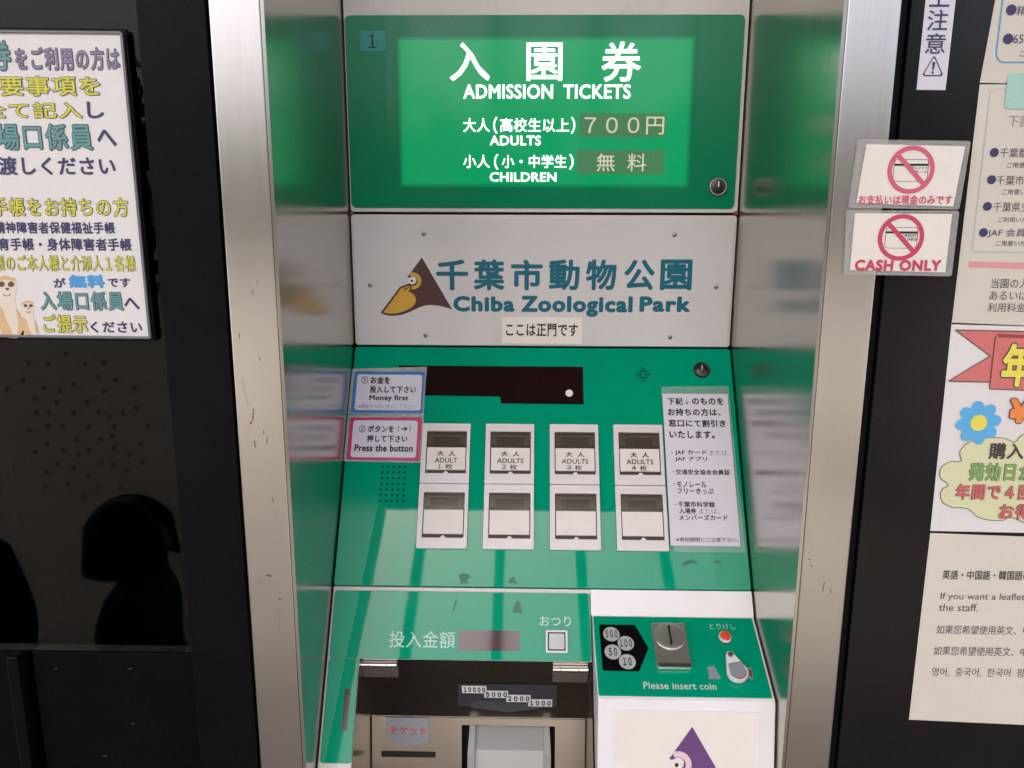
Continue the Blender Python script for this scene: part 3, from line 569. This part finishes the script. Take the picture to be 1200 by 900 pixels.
# laminated cash only cards on the jamb
LC = JAMB.off(.0012)
z2 = lambda a, b: (980+a/4.0909, 150+b/4.0909)
def cash(lam, white, c, r, cardbox, words, main, mbox, ink, label, mb_):
    o = sheet_thing(LC, quad(LC, [z2(*p) for p in lam]), 0, .0005, M['film_edge'], 'laminated_card', label, 'laminated card', 'laminated payment cards on the right jamb')
    m = MB(); m.sheet(LC, quad(LC, [z2(*p) for p in white]), .0008, M['ivory']); m.build('paper', o)
    m = MB(); u, v = LC.uv(*z2(*c)); rw = abs(LC.uv(*z2(c[0]+r, c[1]))[0]-u)
    m.ring(LC, circ(u, v, rw, 40), circ(u, v, rw*.81, 40), .0011, .0013, M[ink]); m.sheet(LC, stroke((u-rw*.62, v+rw*.62), (u+rw*.62, v-rw*.62), rw*.19), .0014, M[ink]); m.build('prohibition_sign', o)
    m = MB(); q = LC.box(*bz(z2, *cardbox)); e = .0004
    m.ring(LC, rr(*q, .003), rr(q[0]+e, q[1]+e, q[2]-e, q[3]-e, .0027), .0008, .0010, M['ink_soft']); h = q[3]-q[1]; w_ = q[2]-q[0]
    m.sheet(LC, rr(q[0], q[3]-h*.30, q[2], q[3]-h*.20), .0010, M['ink']); m.text(words[0], LC, (q[0]+w_*.5, q[3]-h*.46, q[2]-w_*.02, q[3]-h*.32), .0010, M['ink'], .015, px=False); m.text(words[1], LC, (q[0]+w_*.62, q[3]-h*.64, q[2]-w_*.02, q[3]-h*.5), .0010, M['ink'], .015, px=False)
    m.text(main, LC, bz(z2, *mbox), .0012, M[ink], mb_); m.build('lettering', o)
cash([(65, 382), (578, 391), (590, 384), (643, 72), (636, 62), (112, 55), (102, 62), (58, 372)], [(93, 360), (558, 376), (615, 88), (143, 78)], (355, 201), 113, (272, 150, 438, 257), ('クレジット', 'カード'), 'お支払いは現金のみです', (104, 321, 553, 368), 'rose', 'upper laminated card with crossed out credit card and Japanese wording', .03)
cash([(40, 702), (545, 711), (553, 704), (588, 404), (580, 396), (58, 394), (48, 402), (34, 692)], [(63, 680), (520, 692), (553, 413), (88, 408)], (307, 525), 111, (232, 475, 387, 577), ('CREDIT', 'CARD'), 'CASH ONLY', (86, 631, 499, 685), 'crimson', 'lower laminated card reading CASH ONLY below a crossed out credit card', .05)
# papers
def paper(pts, material, name, label, th=.0004, n=0): return sheet_thing(BN, quad(BN, pts), n, th, material, name, label, 'notice', 'papers pinned to the black notice board')
o = paper([(1148, 97), (1330, 101), (1345, -75), (1180, -75)], M['paper_warm'], 'paper_notice', 'cream notice at the top with a blue rounded frame and 65 in its text')
m = MB(); n = .0008; q = BN.box(1166, -60, 1320, 75); u0 = BN.uv(*z1(1010, 380))[0]; v0 = BN.uv(*z1(1100, 405))[1]; u1 = u0+.125; v1 = v0+.12; e = .0012
m.ring(BN, rr(u0, v0, u1, v1, .008), rr(u0+e, v0+e, u1-e, v1-e, .007), .0004, n, M['border_blue']); m.build('frame_line', o)
m = MB()
for x, y in ((1115, 65), (1095, 250)): m.sheet(BN, circ(*BN.uv(*z1(x, y)), .0041, 24), n, M['ink_navy'])
m.text('精', BN, bz(z1, 1150, 38, 1215, 102), n, M['ink_navy'], .0); m.text('65', BN, bz(z1, 1128, 222, 1192, 278), n, M['ink_navy'], 0); m.text('ご', BN, bz(z1, 1170, 322, 1208, 362), n, M['ink_soft'], 0); m.build('lettering', o)
o = paper([(1115, 380), (1318, 386), (1330, 99), (1148, 99)], M['paper_warm'], 'paper_notice', 'cream notice listing bulleted groups in a pale teal frame above a pink bar')
m = MB(); m.sheet(BN, [BN.uv(*z2(634, 640)), BN.uv(*z2(1300, 655)), BN.uv(*z2(1306, 685)), BN.uv(*z2(632, 668))], n, M['pink_bar']); m.build('pink_bar', o)
p = BN.uv(*z2(650, 590)); t_ = BN.uv(1160, 104); e = .0008; uu0 = (p[0]+BN.uv(1158, 110)[0])/2
m = MB(); A = [BN.uv(*z2(662, 592)), BN.uv(*z2(650, 575)), BN.uv(1160, 108), BN.uv(1166, 104)]
for i in range(3): m.sheet(BN, stroke(A[i], A[i+1], .0008), n, M['border_teal'])
m.sheet(BN, stroke(A[0], BN.uv(1300, 298), .0008), n, M['border_teal']); m.sheet(BN, stroke(A[3], BN.uv(1300, 105), .0008), n, M['border_teal']); m.build('frame_line', o)
m = MB(); q = BN.box(1178, 86, 1300, 128); m.sheet(BN, rr(q[0], q[1], q[2], q[3], .004), .0012, M['mint_block']); m.build('heading_block', o)
m = MB()
for x, y in ((755, 118), (742, 248), (722, 376), (703, 501)): m.sheet(BN, circ(*BN.uv(*z2(x, y)), .0037, 24), n, M['ink_navy'])
for t, bx, ink in (('千葉都', (782, 97, 915, 142), 'ink_soft'), ('ご用意', (815, 165, 902, 192), 'ink_soft'), ('千葉市', (765, 228, 898, 274), 'ink_soft'), ('ご用意い', (793, 293, 905, 320), 'ink_soft'), ('千葉県交', (750, 356, 925, 402), 'ink_soft'), ('ご利用いた', (773, 427, 912, 453), 'ink_soft'), ('JAF 会員', (724, 482, 905, 527), 'ink_soft'), ('ご用意いた', (762, 540, 905, 566), 'ink_soft'), ('当園の入', (740, 722, 920, 768), 'ink_soft'), ('あるいは', (732, 782, 915, 824), 'ink_soft'), ('利用料金', (724, 838, 905, 882), 'ink_soft')): m.text(t, BN, bz(z2, *bx), n, M[ink], .0)
m.text('下記', BN, (1181, 135, 1207, 149), n, M['ink_grey'], 0); m.build('lettering', o)
z3 = lambda a, b: (1040+a/3.333, 360+b/3.333)
o = paper([(1090, 622), (1290, 626), (1312, 386), (1115, 378)], M['paper'], 'paper_notice', 'white annual pass poster with red ribbon, blue flower and yellow speech cloud')
m = MB(); Q = lambda L: [BN.uv(*z3(*p)) for p in L]
m.sheet(BN, Q([(262, 88), (560, 95), (560, 295), (235, 288), (398, 190)]), .0007, M['ribbon']); m.sheet(BN, Q([(432, 104), (600, 110), (600, 128), (430, 122)]), .0010, M['ribbon_dark']); m.sheet(BN, Q([(418, 118), (700, 126), (690, 330), (395, 318)]), .0011, M['ribbon'])
for a, b in (((262, 88), (600, 96)), ((235, 288), (398, 292)), ((262, 88), (398, 190)), ((398, 190), (235, 288)), ((418, 118), (395, 318)), ((395, 318), (690, 330)), ((418, 118), (432, 104))): m.sheet(BN, stroke(BN.uv(*z3(*a)), BN.uv(*z3(*b)), .0008), .0013, M['line_dark'])
m.build('ribbon', o)
m = MB(); cu, cv = BN.uv(*z3(352, 450)); rf = abs(BN.uv(*z3(438, 450))[0]-cu)
for k in range(8):
    a = R(45*k+8); d = Vector((math.cos(a), math.sin(a))); pz = Vector((-d.y, d.x)); ctr = Vector((cu, cv))+d*rf*.68
    m.sheet(BN, [tuple(ctr+d*rf*.36*math.cos(2*math.pi*j/16)+pz*rf*.285*math.sin(2*math.pi*j/16)) for j in range(16)], .0014+.00004*k, M['petal'])
m.sheet(BN, circ(cu, cv, rf*.38), .0019, M['lemon']); m.build('flower', o)
m = MB(); cl = smooth(Q([(285, 600), (280, 565), (310, 530), (370, 510), (450, 510), (495, 525), (530, 495), (640, 480), (760, 520), (780, 640), (770, 760), (700, 840), (560, 845), (480, 820), (440, 832), (360, 822), (310, 785), (250, 780), (210, 755), (208, 715), (235, 692), (205, 665), (205, 630), (240, 603)]), 5)
m.sheet(BN, cl, .0010, M['cloud']); 
for i in range(len(cl)): m.sheet(BN, stroke(cl[i], cl[(i+1) % len(cl)], .0006), .0012, M['line_dark'])
m.build('speech_cloud', o)
m = MB()
m.otext('年', BN, bz(z3, 440, 135, 570, 315), .0015, M['lemon'], M['line_dark'], .04, .03); m.otext('¥', BN, bz(z3, 468, 352, 560, 455), .0015, M['orange'], M['line_dark'], .05, .03)
m.text('購入', BN, bz(z3, 392, 528, 530, 592), .0015, M['line_dark'], .03); m.otext('発効日か', BN, bz(z3, 313, 605, 570, 678), .0015, M['leaf_green'], M['line_dark'], .022, .025); m.otext('年間で４回', BN, bz(z3, 262, 688, 560, 752), .0015, M['coral'], M['line_dark'], .022, .025); m.otext('お得', BN, bz(z3, 430, 765, 560, 828), .0015, M['coral'], M['line_dark'], .022, .025); m.build('lettering', o)
z4 = lambda a, b: (1040+a/3.2143, 620+b/3.2143)
o = paper([(1065, 843), (1262, 852), (1288, 632), (1090, 624.5)], M['paper_cream'], 'paper_notice', 'plain cream leaflet notice in several languages, lowest on the black board')
m = MB()
for t, bx, ink, bo in (('英語・中国語・韓国語の', (206, 155, 535, 190), 'ink', .008), ('If you want a leaflet', (198, 240, 516, 272), 'ink_soft', .0), ('the staff.', (192, 280, 340, 308), 'ink_soft', 0), ('如果您希望使用英文、中', (183, 362, 535, 396), 'ink_soft', -.004), ('如果您希望使用英文、中', (173, 442, 525, 476), 'ink_soft', -.004), ('영어,  중국어,  한국어  팜', (165, 522, 515, 556), 'ink_soft', 0)): m.text(t, BN, bz(z4, *bx), n, M[ink], bo)
m.build('lettering', o)

# ------------------------------------------------------------------ left side: ticket window
LG = Face((0, .012, 0), (1, 0, 0), (0, 0, 1))
tw = empty('ticket_window', (-.7, .03, 0), 'dark ticket window with drilled speaking holes left of the steel jamb', 'ticket window')
xg = LG.uv(206, 500)[0]; zg = LG.uv(150, 763.5)[1]
m = MB(); m.bx(xg, .004, 0, xol-.004, .05, 2.42, M['black_metal']); m.bx(xol-.0035, .012, 0, xol-.0003, .05, 2.42, M['gap']); m.bx(-1.3, .006, 2.2, xg-.0005, .05, 2.42, M['black_metal']); m.build('window_frame', tw, .001)
xs = LG.uv(20, 800)[0]
m = MB(); m.bx(-1.3, .012, zg, xg-.0005, .018, 2.2, M['glass']); m.build('pane', tw)
m = MB(); m.bx(xs+.02, .010, 0, xg-.0005, .04, zg-.0005, M['black_matte']); m.bx(-1.3, .02, 0, xs-.001, .05, zg-.0005, M['black_matte']); m.build('lower_panel', tw, .001)
for x, y, l, a in ((235, 780, 5, 10), (150, 784, 7, 15), (193, 781, 6, 130), (154, 848, 6, 20), (120, 886, 8, 12), (64, 784, 5, 10)):
    u, v = Face((0, .010, 0), (1, 0, 0), (0, 0, 1)).uv(x, y); m = MB(); m.sheet(LG, stroke((u, v), (u+l*.0007*math.cos(R(a)), v+l*.0007*math.sin(R(a))), .0007), .0026, M['hole_rim'] if a > 90 else M['ink_soft']); m.build('scuff', tw)
m = MB(); m.bx(xs, .000, 0, xs+.012, .05, zg-.0005, M['black_metal']); m.build('rail', tw, .002)
m = MB(); m.bx(-1.3, .055, 0, xol, .62, .02, M['black_matte']); m.bx(-1.3, .6, 0, xol, .62, 2.42, M['black_matte']); m.bx(-.55, .06, 0, -.53, .6, 2.42, M['black_matte']); m.bx(-1.3, .055, 2.4, xol, .6, 2.42, M['black_matte']); m.build('booth_lining', tw)
zh = lambda a, b: (a*.5777, 380+b*.5777); m = MB()
for x, y in ((135, 60), (172, 80), (212, 78), (98, 80), (58, 78), (200, 106), (235, 113), (47, 115), (15, 132), (122, 135), (150, 122), (272, 130), (176, 158), (211, 135), (115, 158), (150, 180), (200, 178), (249, 181), (276, 170), (222, 188), (127, 207), (180, 207), (232, 207), (300, 207), (155, 234), (205, 234), (228, 227), (130, 255), (181, 255), (285, 242), (232, 250), (118, 283), (160, 265), (205, 281), (261, 265), (150, 290), (180, 308), (230, 285), (288, 280), (138, 325), (170, 350), (200, 330), (257, 297), (243, 330), (98, 205), (96, 245), (95, 300), (75, 180), (70, 150), (90, 130), (92, 330), (60, 215), (72, 260), (100, 180)):
    u, v = LG.uv(*zh(x, y)); m.ring(LG, circ(u, v, .0023, 14), circ(u, v, .0015, 14), .0002, .0006, M['hole_rim']); m.sheet(LG, circ(u, v, .0016, 12), .0004, M['hole'])
m.build('speaking_holes', tw)
PF = Face((0, .006, 0), (1, 0, 0), (0, 0, 1))
ph = sheet_thing(PF, quad(PF, [(-110, 396), (182, 400), (147.5, 34), (-120, 30)]), -.003, .003, M['black_metal'], 'framed_poster', 'white framed admission poster with outlined coloured characters and two meerkats', 'poster')
m = MB(); L4 = quad(PF, [(-106, 392), (177, 395.5), (143.5, 39), (-118, 36)]); m.sheet(PF, L4, .0006, M['paper']); m.build('paper', ph)
m = MB()
for i in range(4):
    m.prism(PF, stroke(L4[i], L4[(i+1) % 4], .0022), .0004, .0028, M['frame_grey'])
m.build('frame', ph, .0004)
za = lambda a, b: (a/4.284, 20+b/4.284); zb = lambda a, b: (a/4.5, 210+b/4.5)
m = MB(); n = .0009
OT = lambda t, f, bx, fill, line='out_line', bo=.016, ed=.034: m.otext(t, PF, bz(f, *bx), n, M[fill], M[line], bo, ed)
OT('券', za, (-60, 110, 62, 275), 'out_teal'); OT('をご利用の方は', za, (78, 150, 605, 272), 'out_purple', 'ink_navy'); OT('要事項を', za, (2, 295, 510, 400), 'out_yellow'); OT('全て記入', za, (-90, 425, 418, 512), 'out_yellow')
m.text('し', PF, bz(za, 440, 425, 525, 510), n, M['ink_navy'], .03); OT('場口係員', za, (-15, 533, 470, 673), 'out_teal'); m.text('へ', PF, bz(za, 490, 565, 587, 650), n, M['ink_navy'], .03); m.text('渡しください', PF, bz(za, -5, 700, 582, 795), n, M['ink_navy'], .03)
OT('手帳をお持ちの方', zb, (-40, 95, 682, 200), 'out_yellow'); m.text('精神障害者保健福祉手帳', PF, bz(zb, -25, 224, 608, 288), n, M['ink_navy'], .03); m.text('育手帳・身体障害者手帳', PF, bz(zb, -5, 310, 696, 378), n, M['ink_navy'], .03)
OT('帳のご本人様と介添人１名様', zb, (-25, 400, 718, 487), 'out_yellow', 'out_line', .012, .026); m.text('が', PF, bz(zb, 285, 520, 350, 572), n, M['ink_navy'], .03); m.otext('無料', PF, bz(zb, 365, 503, 556, 574), n, M['border_blue'], M['sky_blue'], .005, .065); m.text('です', PF, bz(zb, 570, 520, 690, 570), n, M['ink_navy'], .03)
OT('入場口係員', zb, (215, 590, 656, 694), 'out_teal'); m.text('へ', PF, bz(zb, 657, 625, 738, 687), n, M['ink_navy'], .03); OT('ご提示', zb, (230, 712, 466, 812), 'out_yellow'); m.text('ください', PF, bz(zb, 480, 750, 752, 810), n, M['ink_navy'], .03); m.build('lettering', ph)
def meerkat(ox, oy, s):
    m = MB(); T = lambda L: [PF.uv(*zb(ox+a*s, oy+b*s)) for a, b in L]
    m.sheet(PF, smooth(T([(-50, 20), (0, 0), (55, 10), (72, 60), (60, 110), (70, 160), (95, 230), (110, 300), (70, 325), (0, 320), (-60, 325), (-80, 280), (-60, 200), (-30, 150), (-55, 90)])), n, M['fur_pale'])
    m.sheet(PF, smooth(T([(-50, 20), (0, -4), (55, 8), (60, 22), (0, 18), (-45, 34)])), n+.0002, M['fur'])
    m.sheet(PF, smooth(T([(-40, 150), (-5, 170), (20, 240), (45, 300), (10, 320), (-30, 270), (-60, 320), (-85, 290), (-60, 210)])), n+.0002, M['fur'])
    m.sheet(PF, smooth(T([(70, 170), (92, 215), (104, 280), (90, 290), (78, 230)])), n+.0003, M['fur'])
    for x in (-8, 42):
        m.sheet(PF, smooth(T([(x-16, 38), (x, 26), (x+16, 36), (x+12, 52), (x-10, 54)])), n+.0003, M['fur_dark'])
    m.sheet(PF, smooth(T([(12, 62), (34, 62), (24, 74)])), n+.0004, M['fur_dark'])
    for a, b in (((0, 92), (10, 102)), ((10, 102), (28, 103)), ((28, 103), (42, 92))): m.sheet(PF, stroke(T([a])[0], T([b])[0], .0005), n+.0004, M['rust'])
    m.build('meerkat_drawing', ph)
meerkat(20, 512, 1.0); meerkat(143, 642, .58)

# ------------------------------------------------------------------ canopy posts (mirrored in the sloping panels)
m = MB(); m.bx(-.04, -.04, 0, .04, .04, 5.2, M['post_paint']); m.bx(-.12, -.12, 0, .12, .12, .02, M['post_paint'])
p0 = m.build('canopy_post', None, .003, loc=(0, 0, 0))
for i, x in enumerate((-.90, -.23, .43, 1.12)):
    o = p0 if i == 0 else p0.copy()
    if i: COL.objects.link(o)
    o.location = (x, -4.25, 0); tag(o, 'slim grey canopy post mirrored as a stripe in the green panel', 'post', 'slim canopy posts')

# ------------------------------------------------------------------ far trees and the two children mirrored in the dark window
P('leaf', (.055, .085, .035), .7, var=.3, vscale=.6)
m = MB(); rnd = random.Random(3)
for i in range(46):
    cx, cy = -26+i*1.15+rnd.uniform(-.5, .5), -21+rnd.uniform(-2, 2); hh = rnd.uniform(4.3, 6.3)
    for j in range(150):
        a, b = rnd.uniform(0, 6.28), rnd.uniform(-1, 1); r = rnd.uniform(.55, 1); q = math.sqrt(1-b*b)
        c = Vector((cx+1.3*r*q*math.cos(a), cy+1.3*r*q*math.sin(a), hh*.52+hh*.5*r*b)); d = Vector((rnd.gauss(0, 1), rnd.gauss(0, 1), rnd.gauss(0, 1))).normalized(); p = d.orthogonal().normalized()
        F = Face(c, p, d.cross(p)); s_ = rnd.uniform(.18, .38); m.sheet(F, [(-s_, 0), (0, -s_*.5), (s_, 0), (0, s_*.5)], 0, M['leaf'])
o = m.build('treeline', loc=(0, -21, 0)); o['kind'] = 'stuff'
def skin(name, verts, edges, radii, material, parent, root=0):
    bm = bmesh.new(); sl_ = bm.verts.layers.skin.verify(); vs = [bm.verts.new(v) for v in verts]
    for a, b in edges: bm.edges.new((vs[a], vs[b]))
    for v, q in zip(vs, radii): v[sl_].radius = q if isinstance(q, tuple) else (q, q)
    vs[root][sl_].use_root = True
    me = bpy.data.meshes.new(name); bm.to_mesh(me); bm.free(); me.materials.append(material)
    o = bpy.data.objects.new(name, me); COL.objects.link(o); o.parent = parent
    md = o.modifiers.new('skin', 'SKIN'); md.use_smooth_shade = True
    sb = o.modifiers.new('smooth', 'SUBSURF'); sb.levels = sb.render_levels = 2
    return o
def person(x, y, h, turn, label, jacket, legs_mat, hs=1.0):
    r = empty('person', (x, y, 0), label, 'person'); r.rotation_euler = (0, 0, turn); r['group'] = 'people mirrored in the dark window'
    k = h/1.0; zs = 1+(1-hs)*.21          # an adult's head is smaller and the trunk reaches higher
    hz = lambda z: 1-(1-z)*hs
    V = []; E = []; Rd = []
    def add(p, rad, par=None):
        V.append(tuple(c*k for c in p)); Rd.append(tuple(q*k for q in rad) if isinstance(rad, tuple) else rad*k)
        if par is not None: E.append((par, len(V)-1))
        return len(V)-1
    pel = add((0, 0, .50), (.085, .065)); wa = add((0, 0, .60), (.075, .06), pel); chs = add((0, 0, .70), (.09, .065), wa); nk = add((0, 0, hz(.785)), .038*hs, chs); jw = add((0, -.012, hz(.83)), (.052*hs, .058*hs), nk); hd = add((0, -.004, hz(.895)), (.068*hs, .078*hs), jw); tp = add((0, .004, hz(.955)), (.05*hs, .055*hs), hd)
    add((0, -.088*hs, hz(.868)), .010*hs, add((0, -.070*hs, hz(.880)), .016*hs, hd))
    for sg in (-1, 1):
        a = add((sg*.045, 0, .45), .055, pel); b = add((sg*.05, -.01, .27), .04, a); c = add((sg*.05, .01, .06), .028, b); add((sg*.055, -.085, .022), .022, add((sg*.052, -.01, .025), .026, c))
        a = add((sg*.115, 0, .745), .035, chs); b = add((sg*.145, .01, .61), .028, a); c = add((sg*.15, -.04, .485), .02, b); p = add((sg*.15, -.05, .455), (.010, .020), c)
        for j, (dy, ln) in enumerate(((-.020, .030), (-.007, .036), (.006, .034), (.018, .026))):
            f = add((sg*.149, -.05+dy, .435), .0062, p); f2 = add((sg*.145, -.052+dy, .435-ln*.55), .0056, f); add((sg*.139, -.053+dy, .435-ln), .005, f2)
        t = add((sg*.145, -.075, .45), .007, p); add((sg*.14, -.086, .432), .006, t)
    skin('body', V, E, Rd, M['skin'], r)
    V, E, Rd = [], [], []
    a = add((0, 0, .46), (.112, .085)); b = add((0, 0, .60), (.108, .082), a); c = add((0, 0, .715), (.105, .082), b); add((0, 0, hz(.775)), (.07*hs, .07*hs), c)
    for sg in (-1, 1):
        s1 = add((sg*.118, 0, .742), .047, c); s2 = add((sg*.147, .01, .61), .040, s1); add((sg*.152, -.035, .50), .031, s2)
    skin('jacket', V, E, Rd, jacket, r)
    V, E, Rd = [], [], []
    a = add((0, 0, .48), (.095, .075))
    for sg in (-1, 1):
        b = add((sg*.048, 0, .42), .063, a); c = add((sg*.052, -.01, .26), .05, b); add((sg*.052, .008, .07), .042, c)
    skin('trousers', V, E, Rd, legs_mat, r)
    m = MB(); P_ = []; fs = []; nu, nv = 20, 9      # hair shell, open at the face
    for i in range(nv+1):
        ph_ = math.pi*(.02+.70*i/nv)
        for j in range(nu):
            th = math.radians(-60+300*j/(nu-1)); rx = .088*math.sin(ph_) if i < 5 else .088*(1+.03*(i-5)); 
            P_.append((rx*hs*math.cos(th)*k, rx*hs*1.08*math.sin(th)*k+.006*k, hz(.905+.092*math.cos(ph_))*k if i < 6 else hz(.905+.092*math.cos(math.pi*(.02+.70*5/nv))-.024*(i-5))*k))
    for i in range(nv):
        for j in range(nu-1): fs.append((i*nu+j, i*nu+j+1, (i+1)*nu+j+1, (i+1)*nu+j))
    me = bpy.data.meshes.new('hair'); me.from_pydata(P_, [], fs); me.materials.append(M['hair'])
    for p in me.polygons: p.use_smooth = True
    o = bpy.data.objects.new('hair', me); COL.objects.link(o); o.parent = r
    md = o.modifiers.new('thick', 'SOLIDIFY'); md.thickness = .012*k; md.offset = 1
    for sg in (-1, 1):
        m2 = MB(); F = Face((0, 0, 0), (1, 0, 0), (0, 0, 1)); 
        m2.prism(F, smooth([(sg*.052*k-.035*k, 0), (sg*.052*k, -.0*k), (sg*.052*k+.035*k, 0), (sg*.052*k+.03*k, .05*k), (sg*.052*k-.03*k, .05*k)], 3), -.03*k, .11*k, M['cloth_black'])
        me = bpy.data.meshes.new('shoe'); me.from_pydata([tuple(p) for p in m2.v], [], [list(f) for f in m2.f]); me.materials.append(M['cloth_black'])
        so_ = bpy.data.objects.new('shoe', me); COL.objects.link(so_); so_.parent = r
    return r
person(-.835, -.80, .915, R(80), 'small child with dark bobbed hair and green jacket standing before the window', M['jacket_green'], M['trousers'])
person(-1.21, -.72, 1.08, R(180), 'taller child in black clothing standing before the window', M['cloth_black'], M['cloth_black'])
for x, t in ((-1.65, 'left'), (1.95, 'right')):
    m = MB(); m.bx(x-.36, -4.45, 0, x+.36, -4.15, 5.2, M['wall_paint']); m.bx(x-.40, -4.49, 0, x+.40, -4.11, .25, M['stone'])
    tag(m.build('canopy_pillar', None, .01, loc=(x, -4.3, 0)), 'broad plastered canopy pillar at the %s end of the slim posts' % t, 'pillar', None, 'thing')
